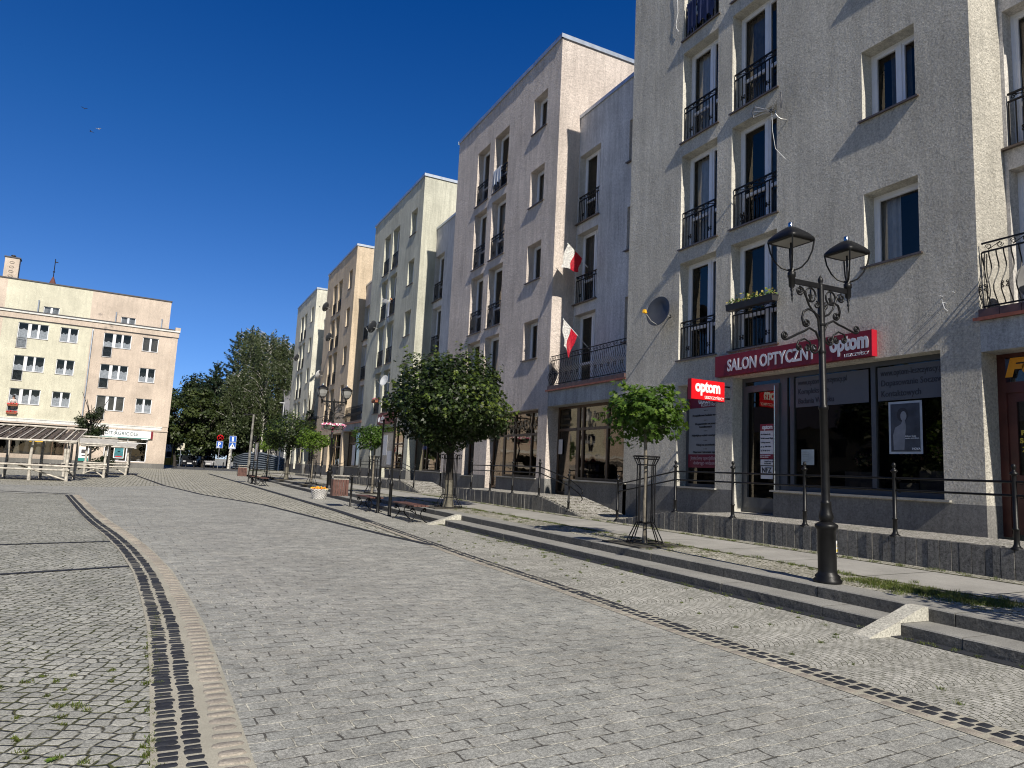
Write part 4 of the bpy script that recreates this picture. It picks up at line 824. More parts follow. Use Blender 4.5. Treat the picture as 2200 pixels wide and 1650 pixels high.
def maple(lab,x,y,z0,trunk_h,tr,cz,rx,rzu,rzd,n,size,mats,tips,seed,dx=0,dy=0,lime=False,sprigs=0,group=None,kindname='round_maple'):
    t=thing(kindname,lab,'tree',(x,y,z0),0,group or 'round-headed street trees'); rs=random.Random(seed)
    b=MB(); top=cz-z0-rzd*.5; k=9; pts=[(dx*(i/k)**1.2*.6+rs.uniform(-.008,.008),dy*(i/k)*.6+rs.uniform(-.008,.008),top*i/k) for i in range(k+1)]
    b.tube(pts,[tr*(1.35 if i==0 else 1.0-.22*i/k) for i in range(k+1)],10,0)
    if lime: b.tube([(p[0],p[1],p[2]) for p in pts[:4]],[tr*(1.36 if i==0 else 1.02-.22*i/k)+.003 for i in range(4)],10,1)
    b.build('trunk',[m_bark if not lime else m_barkd,m_lime],t)
    b=MB(); e=pts[-1]
    for i in range(14):
        a=i*2.4; el=rs.uniform(.15,1.2); L=rs.uniform(.55,.8); p=[Vector(e)+Vector((0,0,-.1))]
        for j in range(1,5): p.append(p[0]+Vector((math.cos(a)*math.cos(el)*rx,math.sin(a)*math.cos(el)*rx,math.sin(el)*rzu))*L*j/4+Vector((rs.uniform(-.04,.04),rs.uniform(-.04,.04),rs.uniform(-.03,.05)))*rx)
        b.tube(p,[tr*.45*(1-j/5) for j in range(5)],5)
    b.build('limbs',m_bark,t)
    c=(dx,dy,cz-z0); P,d,q=crown_points(n,c,rx,rx,rzu,rzd,seed,.45,.11 if rx>1 else .19)
    if sprigs:
        g=np.random.default_rng(seed+3); m=sprigs; dd=g.normal(size=(m,3)); dd[:,2]=np.abs(dd[:,2])*1.1-.35; dd/=np.linalg.norm(dd,axis=1,keepdims=True); base=dd*np.array([rx,rx,rzu])*lumpy(dd,seed,.11)[:,None]*lumpy(dd,seed+9,.06,6)[:,None]+np.array(c)
        per=9; tt=np.linspace(-.04,.20,per); SP=(base[:,None,:]+(dd*.6+np.array([0,0,.55]))[:,None,:]*tt[None,:,None]*rx*.75*g.uniform(.4,1.1,m)[:,None,None]+g.normal(size=(m,per,3))*.025).reshape(-1,3); P=np.vstack([P,SP]); d=np.vstack([d,np.repeat(dd,per,0)]); q=np.concatenate([q,np.full(m*per,1.25)])
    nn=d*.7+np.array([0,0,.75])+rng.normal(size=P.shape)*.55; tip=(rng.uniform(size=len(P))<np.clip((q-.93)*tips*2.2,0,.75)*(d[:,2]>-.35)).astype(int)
    leaves('crown',P,nn,size,MAPLE,mats,t,tip); return t
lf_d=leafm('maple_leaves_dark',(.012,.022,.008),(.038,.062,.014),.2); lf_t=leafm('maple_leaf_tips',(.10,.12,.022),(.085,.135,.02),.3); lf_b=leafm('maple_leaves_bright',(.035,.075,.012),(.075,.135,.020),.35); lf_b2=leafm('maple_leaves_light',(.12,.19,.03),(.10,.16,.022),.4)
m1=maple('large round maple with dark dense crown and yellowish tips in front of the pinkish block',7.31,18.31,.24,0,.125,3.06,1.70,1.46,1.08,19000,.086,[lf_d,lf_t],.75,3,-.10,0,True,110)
guard('tall black iron guard with curled tops round the trunk of the large maple',7.31,18.31,.24,1,True)
maple("small bright green maple with a lopsided crown in front of the optician's block",7.22,9.36,.25,0,.034,2.40,.60,.46,.42,2300,.082,[lf_b,lf_b2],.8,5,-.02,.05,sprigs=26)
guard('black iron guard with flared top round the thin trunk of the nearest small maple',7.22,9.36,.25)
maple('small round maple above the litter bin, left of the large maple',7.34,26.3,.24,0,.04,2.38,.72,.46,.46,2300,.078,[lf_b,lf_t],.25,11,0,0,sprigs=16)
guard('black iron guard of the small maple above the litter bin',7.34,26.3,.24)
maple('small bright green maple just left of the far lamp post',6.8,35.4,.24,0,.04,2.45,.76,.46,.46,2000,.085,[lf_b2,lf_b],.6,13,0,0,sprigs=14)
guard('black iron guard of the bright small maple left of the far lamp post',6.8,35.4,.24)
maple('broad dark round maple behind the bright small maple, far down the sidewalk',6.75,42.8,.24,0,.12,2.95,1.62,1.08,1.0,9000,.085,[lf_d,lf_t],.9,17,.05,0,True,80)
guard('black iron guard of the broad dark maple far down the sidewalk',6.75,42.8,.24,1,True)
maple('farthest small maple, half hidden behind the broad dark maple',6.15,46.6,.24,0,.04,2.35,.70,.45,.45,1500,.09,[lf_b2,lf_b],.5,19)
guard('farthest black iron tree guard, behind the far benches',6.15,46.6,.24)
# tree pits
b=MB()
for x,y,r in ((7.31,18.31,.62),(7.22,9.36,.5),(7.34,26.3,.5),(6.8,35.4,.5),(6.75,42.8,.6),(6.15,46.6,.5)): b.box(x-r,x+r*.9,y-r,y+r,.2,.256)
struct(b.build('tree_pit_soil',plain('dark_soil',(.05,.045,.035),.95,var=.5,scale=25,bump=.6)))
# benches
def bench(lab,x,y0,y1,group='low slatted benches with scrolled iron legs'):
    t=thing('bench',lab,'bench',(x,0,0),0,group)
    b=MB()
    for k in range(4): b.box(-.19+k*.097,-.19+k*.097+.085,y0,y1,.395,.425)
    b.build('seat',m_wood,t)
    for yy in (y0+.22,y1-.22):
        b=MB(); T=lambda P,r=.013:b.tube([(p,yy,q) for p,q in P],r,6)
        for s in (1,-1):
            T([(s*.24,.012),(s*.17,.04),(s*.09,.13),(s*.06,.22),(s*.09,.30),(s*.15,.35)]+[(s*p,q) for p,q in spiral(.155,.305,.045,.014,math.pi/2,-1.3,14)]); 
        T([(-.075,.17),(0,.20),(.075,.17)],.01); b.box(-.2,.2,yy-.015,yy+.015,.375,.395)
        b.build('leg_frame',m_iron,t)
    b=MB(); b.tube([(0,y0+.22,.19),(0,(y0+y1)/2,.25),(0,y1-.22,.19)],.009,5); b.build('stretcher',m_iron,t)
    return t
bench('dark red slatted bench beside the near sign stand, below the large maple',5.62,15.75,17.45)
bench('dark slatted bench between the litter bin post and the sign stand',5.55,19.3,20.9)
bench('distant slatted bench at the foot of the far sign stand',4.85,37.1,38.7); bench('most distant slatted bench, beside the far litter bin',4.72,39.9,41.4)
def slitter(lab,x,y):
    t=thing('litter_bin',lab,'litter bin',(x,y,0),0,'litter bins hung on black posts'); b=MB(); b.lathe([(.05,0),(.05,.02),(.033,.04),(.032,.90),(.042,.915),(.042,.93),(.02,.945),(.034,.975),(.028,1.0),(.001,1.015)],n=14); b.build('post',m_iron2,t)
    b=MB()
    for k in range(6):
        a=-.60+k*.078; b.box(a,a+.066,-.17,-.155,.33,.83); b.box(a,a+.066,.155,.17,.33,.83)
    for k in range(4):
        a=-.15+k*.078; b.box(-.61,-.595,a,a+.066,.33,.83); b.box(-.145,-.13,a,a+.066,.33,.83)
    b.build('slats',m_wood,t); b=MB(); b.box(-.60,-.14,-.155,.155,.34,.36); b.box(-.615,-.125,-.175,.175,.93,.965); b.box(-.60,-.14,-.16,.16,.83,.86); b.box(-.55,-.54,-.1,.1,.86,.93); b.box(-.20,-.19,-.1,.1,.86,.93); b.build('lid',plain('worn_metal_lid',(.33,.31,.27),.5,.3,var=.4,scale=20),t)
    b=MB(); b.tube([(0,0,.80),(-.06,0,.86),(-.14,0,.90)],.014,6); b.build('bracket',m_iron2,t); return t
slitter('dark red slatted litter bin hung on a black post, between flower basket and near bench',5.42,21.75); slitter('distant dark litter bin at the left end of the far benches',4.72,43.2)
def stand(lab,x,y0,y1,h=2.55,lean=0):
    t=thing('notice_stand',lab,'sign stand',(x,0,0),0,'notice stands on two black posts')
    for y in (y0,y1):
        b=MB(); b.lathe([(.055,0),(.055,.03),(.045,.05),(.042,.78),(.05,.80),(.062,.84),(.05,.88),(.036,.91),(.03,1.0),(.028,h),(.036,h+.01),(.036,h+.03),(.001,h+.07)],(0,y,0),14); b.build('post',m_iron2,t)
    b=MB(); b.box(-.012,.012,y0+.04,y1-.04,1.25,1.29); b.box(-.012,.012,y0+.04,y1-.04,2.2,2.24); b.box(-.012,.012,y0+.04,y0+.07,1.29,2.2); b.box(-.012,.012,y1-.07,y1-.04,1.29,2.2); b.build('panel_frame',m_iron2,t)
    b=MB(); b.box(-.006,.006,y0+.07,y1-.07,1.29,2.2); b.build('panel',plain('notice_panel',(.16,.165,.175),.25,var=.5,scale=5),t)
    b=MB(); b.box(-.009,-.006,y0+.15,y0+.55,1.35,1.72); b.box(-.009,-.006,y1-.5,y1-.12,1.6,2.15); b.build('notices',m_paper,t); return t
stand('notice stand on two tall black posts between the two near benches',5.52,17.95,19.05); stand('distant notice stand on two black posts by the far benches',4.62,38.9,41.6-1.2)
# flower basket
m_bx0=plain('dark_basket_inside',(.03,.03,.03),.8)  # dark inner cone, added to darken the gaps in the weave
t=thing('flower_basket','white woven basket of orange and yellow flowers standing by the steps','planter',(5.34,26.1,0)); b=MB()
n=26
for j in range(9):
    z=.02+j*.040; r=.215+.075*(j/8); b.tube([((r+.010*(1 if (i+j)%2 else -1)*1.6)*math.cos(2*math.pi*i/n),(r+.010*(1 if (i+j)%2 else -1)*1.6)*math.sin(2*math.pi*i/n),z) for i in range(n)],.019,6,closed=True)
for i in range(0,n): a=2*math.pi*(i+.5)/n; b.tube([(.215*math.cos(a),.215*math.sin(a),0),(.30*math.cos(a),.30*math.sin(a),.37)],.011,4)
b.lathe([(.195,.0),(.265,.33),(.001,.34)],n=16,mi=1); b.build('basket',plain('white_wicker',(.50,.49,.48),.8,var=.35,scale=40) if 0 else [plain('white_wicker',(.50,.49,.48),.8,var=.3,scale=40),m_bx0],t); flowers(t,(0,0,.34),.30,.30,.12,110,[m_og,m_yl,m_og,m_yl],5,80,(.022,.036))
# satellite dishes and aerials ---------------------------------------------
def dish(lab,mount,facing,r,mat,lnb,arm_len=.62,wallx=None,group='satellite dishes on the facades'):
    """mount: point on the wall; facing: unit vector of the dish axis"""
    t=thing('satellite_dish',lab,'satellite dish',mount,0,group); f=Vector(facing).normalized(); c=Vector((-.30,.0,.06)); Q=f.to_track_quat('Z','Y').to_matrix().to_4x4(); Q.translation=c
    b=MB(); b.lathe([(.001,0),(r*.35,.012),(r*.7,.045),(r,.10),(r*1.01,.10),(r*1.0,.085),(r*.7,.03),(.001,-.014)],n=30,mat=Q,sy=1.08); b.build('reflector',mat,t)
    b=MB(); b.tube([(0,0,0),(-.14,0,0),(-.20,0,.04),c-f*.02],.02,7); b.lathe([(.05,0),(.05,.01)],(0,0,0),10,mat=Matrix.Rotation(math.pi/2,4,'Y')); b.build('bracket',plain('galvanised',(.42,.42,.42),.4,.7),t)
    e=c+f*arm_len+Vector((0,0,-.20)); lo=Q@Vector((0,-r*1.0,.06)); b=MB(); b.tube([Q@Vector((0,-r*.5,-.0)),lo,lo.lerp(e,.5)+Vector((0,0,-.06)),e],.011,6); b.build('feed_arm',plain('grey_arm',(.35,.35,.35),.5),t)
    b=MB(); Q2=Q.copy(); Q2.translation=e; b.lathe([(.03,-.05),(.036,-.02),(.036,.03),(.001,.04)],n=10,mat=Q2); b.box(-.035,.035,-.03,.05,-.01,.05,mat=Q2); b.build('receiver',lnb,t); return t
m_dg=plain('dark_grey_dish',(.030,.033,.040),.4,var=.1); m_lg=plain('light_grey_dish',(.45,.46,.48),.4,var=.1); m_lnb=plain('yellow_receiver',(.80,.42,.02),.4,var=.1); m_bl=plain('dark_receiver',(.08,.08,.08),.5)
dish("large dark grey satellite dish with a yellow receiver on the optician's block",(XF,13.46,5.34),(-.93,-.22,.16),.35,m_dg,m_lnb,.60)
dish('dark satellite dish beside cluttered window rails of the greenish block',(XF,40.6,9.5),(-.55,.70,.35),.36,m_dg,m_bl,.6); dish('light grey satellite dish low on the greenish block beside the pink flower box',(XF,37.25,5.9),(-.75,-.35,.25),.29,m_lg,m_bl)
dish('dark satellite dish near the roof of the peach block',(XF,55.4,13.6),(-.6,.65,.35),.36,m_dg,m_bl,.7); dish('pale satellite dish halfway up the peach block',(XF,56.0,8.2),(-.6,.65,.35),.34,m_lg,m_bl,.7); dish('small dark dish on the peach block between its window columns',(XF,53.2,10.8),(-.6,.65,.3),.32,m_dg,m_bl,.7)
dish('small satellite dish on the pale end block between its window columns',(XF,67.3,11.0),(-.6,.65,.3),.32,m_dg,m_bl,.7)
# television aerial
t=thing('television_aerial',"silver television aerial between the upper windows of the optician's block",'aerial',(XF,9.81,8.87)); m_al=plain('aluminium',(.42,.42,.42),.4,.6); b=MB()
b.tube([(0,0,0),(-.06,.0,-.0),(-.14,.03,-.0),(-.19,.07,.05),(-.20,.12,.14),(-.20,.12,.22)],.014,7); b.build('bracket',m_al,t)
b=MB()
for k in range(9):
    z=.50-.037*k*1.0; b.tube([(-.20+.0,-.02,z+.03),(-.30,.30,z-.02)],.006,4)
b.tube([(-.20,-.02,.56),(-.225,-.06,.40),(-.20,-.03,.20)],.012,5,1); b.build('reflector_grid',[m_al,m_dg],t)
b=MB(); ctr=Vector((-.24,.20,.24))
for dz,dy in ((.20,.34),(.10,.37),(-.02,.37)): b.tube([ctr,(-.36,.20+dy,.24+dz)],.013,5)
for dz in (.17,.30): b.tube([ctr,(-.20,.06,.24+dz)],.012,5)
for dz in (-.14,-.05): b.tube([ctr,(-.17,.22,.24+dz-.12)],.008,5)
b.tube([(-.36,.55,.46),(-.37,.60,.34),(-.36,.57,.20)],.014,6,1); b.box(-.27,-.21,.16,.24,.21,.26,1); b.build('elements',[m_al,m_dg],t)
b=MB(); b.tube([(-.22,.20,.2),(-.20,.20,-.2),(-.16,.16,-.6),(-.02,.02,-.85)],.004,4); b.build('cable',m_white,t)
t=thing('loose_cable',"thin white cable hanging at the top left of the optician's block",'cable',(XF-.02,13.40,12.90)); b=MB(); b.tube([(0,-.02,1.6),(0,.03,1.2),(0,-.03,.9),(0,-.05,.55),(0,.02,.28),(0,.0,.15),(0,-.10,.0)],.006,5); b.build('cable',m_white,t)
for k,(yy,zz) in enumerate(((7.1,4.95),(6.95,4.90))):
    pass
t=thing('cable_hook',"small bent hooks with a cable stub on the wall right of the optician's long sign",'hook',(XF,6.64,4.32)); b=MB(); b.tube([(0,0,0),(-.10,.0,.0),(-.12,0,.05)],.008,5); b.tube([(0,.05,.12),(-.07,.06,.13)],.006,5); b.tube([(0,-.14,.14),(-.08,-.14,.16)],.006,5); b.tube([(-.10,0,0),(-.09,-.02,-.1),(-.02,-.03,-.14)],.009,5); b.build('hooks',m_lg,t)
# flags
m_fw=leafm('white_flag_cloth',(.62,.60,.60),(.66,.64,.64),.3,.5); m_fr=leafm('red_flag_cloth',(.45,.012,.03),(.40,.012,.03),.3,.5)
def flag(lab,base,tip,corners,waves,seed):
    """corners: hoist bottom, hoist top, fly top, fly bottom in the world; the stripe split runs across the hoist"""
    t=thing('flag',lab,'flag',(0,0,0),0,'red and white flags on the balcony'); b=MB(); b.tube([base,tip],.011,6); b.lathe([(.001,-.02),(.02,0),(.001,.03)],tip,8); b.build('pole',m_white,t)
    A,B,C,D=[Vector(c) for c in corners]; rs=random.Random(seed); nu,nv=16,18
    g=lambda u,v:(A.lerp(B,v)).lerp(D.lerp(C,v),u)+Vector((waves*math.sin(u*7+v*2),waves*.7*math.sin(u*6+v*5+1),waves*.4*math.sin(v*8+u*3)))*(.25+u)
    for nm,v0,v1,m in (('red_stripe',0,.5,m_fr),('white_stripe',.5,1,m_fw)):
        b=MB(); vs=[g(i/nu,v0+(v1-v0)*j/nv) for i in range(nu+1) for j in range(nv+1)]; fs=[(i*(nv+1)+j,(i+1)*(nv+1)+j,(i+1)*(nv+1)+j+1,i*(nv+1)+j+1) for i in range(nu) for j in range(nv)]; b.add(vs,fs,0,True); b.build(nm,m,t)
flag('large flag with its white half lit, on the upper window rail of the recessed building',(11.86,18.7,8.05),(11.07,18.7,8.70),[(11.62,18.68,8.31),(11.07,18.68,8.70),(10.76,18.6,7.86),(11.43,18.6,7.80)],.035,2)
flag('smaller drooping flag with mostly red cloth, above the long curved balcony',(11.84,18.2,5.15),(10.72,18.2,6.07),[(11.24,18.19,5.62),(10.72,18.19,6.05),(10.70,18.12,5.25),(10.90,18.1,4.86)],.035,5)
# laundry and window boxes
def cloth(lab,x,y0,y1,z0,z1,mat,seed,cat='laundry',name='hung_cloth',group='clothes hung over window rails'):
    t=tag(MB().build('tmp',mat),lab,cat,group) if False else None
    b=MB(); rs=random.Random(seed); n=14; m=8; ph=rs.uniform(0,6)
    vs=[]
    for i in range(n+1):
        for j in range(m+1):
            v=j/m; y=y0+(y1-y0)*i/n; z=z1-(z1-z0)*v*(1-.08*math.sin(i*1.3+ph)); vs.append((x-.03-.02*math.sin(i*1.1+ph)*v-.015*math.sin(i*2.3),y+.01*math.sin(v*5+i),z))
    b.add(vs,[(i*(m+1)+j,(i+1)*(m+1)+j,(i+1)*(m+1)+j+1,i*(m+1)+j+1) for i in range(n) for j in range(m)],0,True); b.tube([(x+.03,y0,z1-.12),(x+.05,y0,z1),(x,y0,z1+.012),(x-.03,y0,z1-.03)],.004,4)
    return tag(b.build(name,mat),lab,cat,group)
m_cw=plain('white_cotton',(.66,.67,.70),.9,var=.06); m_cb=plain('dark_blue_cotton',(.02,.03,.09),.9,var=.3); m_cd=plain('dark_cotton',(.04,.04,.05),.9)
cloth('white towel hung over the topmost window rail of the pinkish block',XF+.03,24.0,24.68,12.78,13.42,m_cw,1); cloth('dark trousers below the white towel on the topmost rail of the pinkish block',XF+.045,24.05,24.55,12.56,13.38,m_cd,2)
cloth("dark blue clothes on the top left window rail of the optician's block",XF+.03,12.0,12.62,12.72,13.50,m_cb,3); cloth("second dark blue shirt on the top left window rail of the optician's block",XF+.03,12.66,13.0,12.66,13.50,m_cb,4)
cloth('white shirt hung from a cluttered rail of the greenish block',XF+.02,38.45,38.75,9.55,10.75,m_cw,5)
def flowerbox(lab,x,y0,y1,z,cols,seed,potm):
    t=thing('flower_box',lab,'flower box',(x,(y0+y1)/2,z),0,'window boxes on the rails'); w=(y1-y0)/2
    b=MB(); b.prism([(-.075,0),(.075,0),(.095,.13),(-.095,.13)],1,-w,w); b.box(-.10,.10,-w-.01,w+.01,.12,.135); b.build('box',potm,t)
    rs=random.Random(seed); b=MB()
    for k in range(int(700*w)):
        p=Vector((rs.uniform(-.1,.1),rs.uniform(-w,w),.13+abs(rs.gauss(0,.06)))); r=rs.uniform(.012,.03); nn=Vector((rs.uniform(-1,1),rs.uniform(-1,1),rs.uniform(0,1))).normalized(); a=nn.orthogonal().normalized(); c=nn.cross(a); b.add([p+a*r*math.cos(i*1.2566)+c*r*math.sin(i*1.2566) for i in range(5)],[(0,1,2,3,4)],rs.choice([0,0]+list(range(1,len(cols)+1))))
    b.build('flowers',[m_gr]+cols,t); return t
m_pym=plain('faded_yellow_petals',(.30,.25,.06),.7,var=.4); m_bx=plain('black_plastic_box',(.02,.02,.022),.5); m_tc=plain('terracotta_box',(.24,.07,.03),.7)
flowerbox("black window box of yellow flowers above the optician's long sign",XF-.14,10.0,11.30,5.03,[m_pym,m_gr,m_pym],1,m_bx); flowerbox('terracotta window box of pink flowers low on the greenish block',XF-.10,39.4,40.2,4.95,[m_pk,m_pk],2,m_tc)
t=thing('potted_plant',"dark spiky potted plant behind the lower middle rail of the optician's block",'plant',(XF+.16,11.15,6.98)); b=MB(); b.lathe([(.05,0),(.07,.10),(.06,.10)],n=12); b.build('pot',m_bx,t); b=MB(); rs=random.Random(3)
for k in range(34): a=rs.uniform(0,6.28); l=rs.uniform(.12,.34); q=rs.uniform(.2,.6); b.tube([(0,0,.08),(q*.12*math.cos(a),q*.16*math.sin(a),.08+l*.6),(q*.3*l/.3*math.cos(a)*.4,q*.3*math.sin(a),.08+l)],[.006,.008,.001],4)
b.build('foliage',plain('dark_heather',(.035,.03,.03),.9,var=.4),t)
t=thing('clothes_airer','white folding clothes airer sticking out above a cluttered rail of the greenish block','airer',(XF,38.6,10.72)); b=MB()
for k in range(4): b.tube([(-.05,-.1,0+k*.03),(-.25,.9,.10+k*.10)],.012,4)
b.build('arms',m_white,t); b=MB(); b.lathe([(.10,0),(.13,.02),(.13,.05),(.09,.07)],(-.05,-.15,.12),12,mat=Matrix.Rotation(.9,4,'Y')); b.build('coiled_hose',plain('orange_hose',(.55,.22,.08),.6),t)
m_dg2=plain('mid_grey_dish',(.14,.14,.14),.5)
t=thing('bistro_table','round black table behind the scrolled balcony railing at the right edge','table',(11.35,5.2,4.10)); b=MB(); b.lathe([(.001,.50),(.27,.50),(.28,.51),(.27,.525),(.001,.525)],n=24); b.build('table_top',m_iron,t)
for k in range(3): b=MB(); a=k*2.1; b.tube([(.22*math.cos(a),.22*math.sin(a),0),(.05*math.cos(a),.05*math.sin(a),.26),(.18*math.cos(a),.18*math.sin(a),.50)],.012,5); b.build('leg',m_iron,t)
dish('white satellite dish standing on the balcony at the right edge',(11.75,5.62,4.42),(-.5,-.75,.15),.28,m_dg2,m_bl,.3)
# ---------------------------------------------------------------- block closing the square on the left
m_ye1=plaster('yellow_render',(.57,.55,.44),streak=.08,bumpd=.003); m_pe1=plaster('peach_render',(.54,.455,.38),streak=.08,bumpd=.003); m_wh1=plaster('white_moulding',(.68,.68,.66),.1,.002); m_dk1=plain('dark_metal_edge',(.05,.045,.05),.5)
m_lace=plain('sky_tinted_lace_curtain',(.55,.60,.68),.9,var=.25,scale=7)  # blue of the sky reflected in the panes is put into the lace
LBR=thing('apartment_building','yellow and peach apartment block with bank at street level, closing the square on the left','apartment block',(0.451,75.9,0),R(4))
def lwin(parent,s0,s1,z0,z1,door=None,n=2,cur=0,dz=0,awn=None,bal=True,depth=.13):
    """opening from s1 (left) to s0 (right)"""
    b=MB(); x0,x1=-s1,-s0
    def fr(a,c,e,f,mull):
        t_=.06; b.box(a,c,depth-.05,depth,e,e+t_); b.box(a,c,depth-.05,depth,f-t_,f); b.box(a,a+t_,depth-.05,depth,e+t_,f-t_); b.box(c-t_,c,depth-.05,depth,e+t_,f-t_)
        for m in mull: b.box(m-.085,m+.085,depth-.055,depth,e+t_,f-t_)
    if door:
        xd=-door; fr(x0,xd,dz,z1,[]); fr(xd+.002,x1,z0,z1,[xd+(x1-xd)*(k+1)/n for k in range(n-1)]); b.box(xd-.0,xd+.20,depth-.056,depth,z0,z1)
    else: fr(x0,x1,z0,z1,[x0+(x1-x0)*(k+1)/n for k in range(n-1)])
    w_=b.build('window',m_upvc,parent); b=MB()
    if door: b.quad((x0,depth-.02,dz),(xd,depth-.02,dz),(xd,depth-.02,z1),(x0,depth-.02,z1)); b.quad((xd,depth-.02,z0),(x1,depth-.02,z0),(x1,depth-.02,z1),(xd,depth-.02,z1))
    else: b.quad((x0,depth-.02,z0),(x1,depth-.02,z0),(x1,depth-.02,z1),(x0,depth-.02,z1))
    b.build('pane',m_glass,w_)
    b=MB(); rs=random.Random(int(s0*10+z0)); N=30
    lo,hi=(z0,z1) if cur==0 and s0>20 else (z0,z0+(z1-z0)*(.68 if cur in (0,2) else .5))
    if cur<3:
        if door and cur==0: lo=dz
        vs=[]
        for i in range(N+1):
            x=x0+(x1-x0)*i/N; y=depth+.06+.02*math.sin(i*2.1); vs+=[(x,y,lo+.05),(x,y,hi-.03+ (0 if False else abs(.16*math.sin(i*.55))*-1))]
        b.add(vs,[(2*i,2*i+2,2*i+3,2*i+1) for i in range(N)],0,True)
    else:
        k=0; z=z1
        while z>z0: b.box(x0,x1,depth+.05,depth+.06,z-.075,z-.02); z-=.10
    b.build('curtain',m_lace if cur!=3 else m_drape,w_)
    b=MB(); b.box((-door if door else x0)-.03,x1+.04,-.035,depth,z0-.03,z0); 
    if door: b.box(x0-.03,-door+.03,-.035,depth,dz-.03,dz)
    b.build('sill',m_sill,w_)
    b=MB(); b.quad((x0,depth+.35,min(z0,dz or z0)),(x1,depth+.35,min(z0,dz or z0)),(x1,depth+.35,z1),(x0,depth+.35,z1)); b.build('interior',m_dark,w_)
    if door and bal:
        b=MB(); a,c=x0+.02,-door-.02
        for zz in (dz+.08,dz+.92): b.box(a,c,-.03,-.01,zz-.015,zz+.015)
        for k in range(9): xx=a+(c-a)*k/8; b.box(xx-.008,xx+.008,-.027,-.013,dz+.08,dz+.92)
        b.build('balustrade',m_iron,parent)
W0=36.0; wins=[]
secs=[(0.0,0)]; holes=[]
rowsz=[(12.60,11.24,10.28),(9.61,8.22,7.32),(6.63,5.25,4.33)]
secU=[(3.98,6.29,5.48),(10.66,12.97,12.17),(17.3,19.6,18.8),(24.0,26.3,25.5)]; secV=[(1.64,3.02),(8.35,9.77),(15.0,16.4),(21.7,23.1)]
def LQ(b,a,c,e,f,mi,y=0): b.quad((-c,y,e),(-a,y,e),(-a,y,f),(-c,y,f),mi)
holes=[]
for z1,z0,dz in rowsz:
    for a,c,d in secU: holes.append((a,d,z0,z1)); holes.append((d,c,dz,z1))
    for a,c in secV: holes.append((a,c,z0,z1))
g_holes=[(1.62,5.2,.55,2.78),(8.3,14.0,.85,3.56),(16,22,.85,3.4),(24,30,.85,3.4)]; a_holes=[(3.81,5.06,13.74,14.38),(10.06,11.29,13.74,14.38),(17,18.2,13.74,14.38)]
b=MB(); ss=sorted({0,.001,7.35,14.15,21,28,W0}|{h[0] for h in holes+g_holes}|{h[1] for h in holes+g_holes}); zs=sorted({0,.47,3.62,12.88}|{h[2] for h in holes+g_holes}|{h[3] for h in holes+g_holes})
for i in range(len(ss)-1):
    for j in range(len(zs)-1):
        a,c,e,f=ss[i],ss[i+1],zs[j],zs[j+1]; cs,cz=(a+c)/2,(e+f)/2
        if any(h[0]<cs<h[1] and h[2]<cz<h[3] for h in holes+g_holes): continue
        LQ(b,a,c,e,f,2 if cz<.47 else (1 if cz<3.62 or cs<7.35 or 14.15<cs<21 or cs>28 else 0))
for h in holes+g_holes:
    a,c,e,f=h; D=.13 if f>3.6 else .2
    b.quad((-c,0,e),(-c,D,e),(-c,D,f),(-c,0,f),1 if a<7.35 else 0); b.quad((-a,0,e),(-a,0,f),(-a,D,f),(-a,D,e),1 if a<7.35 else 0); b.quad((-c,0,f),(-c,D,f),(-a,D,f),(-a,0,f),1 if a<7.35 else 0); b.quad((-c,0,e),(-a,0,e),(-a,D,e),(-c,D,e),1 if a<7.35 else 0)
b.quad((0,0,.47),(0,14,.47),(0,14,12.88),(0,0,12.88),1); b.quad((0,0,0),(0,14,0),(0,14,.47),(0,0,.47),2); b.quad((-W0,0,0),(-W0,14,0),(-W0,14,13),(-W0,0,13),1); b.quad((-W0,14,0),(0,14,0),(0,14,13),(-W0,14,13),1)
b.build('wall',[m_ye1,m_pe1,m_plin],LBR)
b=MB(); b.box(-W0,.10,-.10,14.0,12.94,13.45,0); b.box(-W0,.06,-.05,14,12.86,12.94,2); b.box(-W0,.16,-.20,14.1,13.45,13.62,1); b.box(-W0,-.3,-.24,.3,13.62,13.70,2); b.box(-.3,.17,-.20,.4,13.62,13.93,0); b.build('cornice',[m_pe1,m_wh1,m_dk1],LBR)
b=MB(); b.box(-W0,-.55,-.07,0,3.68,3.93,1); b.box(-W0,-.50,-.11,0,3.93,4.0,1); b.box(-W0,.03,-.05,0,3.56,3.68,0); b.box(-W0,.03,-.06,0,3.535,3.56,2); b.build('string_course',[m_pe1,m_wh1,m_dk1],LBR)
b=MB(); b.box(-.54,.02,-.035,-.001,4.02,12.85); b.build('corner_pilaster',m_pe1,LBR)
b=MB(); ss=sorted({.87,7.6,14.2,W0}|{h[0] for h in a_holes}|{h[1] for h in a_holes}); zs=[13.6,13.74,14.38,16.5]
for i in range(len(ss)-1):
    for j in range(3):
        a,c,e,f=ss[i],ss[i+1],zs[j],zs[j+1]; cs,cz=(a+c)/2,(e+f)/2
        if any(h[0]<cs<h[1] and h[2]<cz<h[3] for h in a_holes): continue
        LQ(b,a,c,e,f,1 if cs<7.6 or cs>14.2 else 0,.35)
b.quad((-.87,.35,13.6),(-.87,13,13.6),(-.87,13,16.5),(-.87,.35,16.5),1); b.build('attic_wall',[m_ye1,m_pe1],LBR); b=MB(); b.box(-W0,-.80,.27,13,16.5,16.60); b.build('roof_edge',m_dk1,LBR)
rs=random.Random(12)
for r_,(z1,z0,dz) in enumerate(rowsz):
    for k,(a,c,d) in enumerate(secU): lwin(LBR,a,c,z0,z1,d,2,[[3,3,3],[0,1,0],[0,1,1],[1,0,1]][k][r_] if k else [1,2,3][r_]+0,dz)
    for k,(a,c) in enumerate(secV): lwin(LBR,a,c,z0,z1,None,2,[[3,1,0],[0,1,0],[0,0,1],[1,1,0]][k][r_])
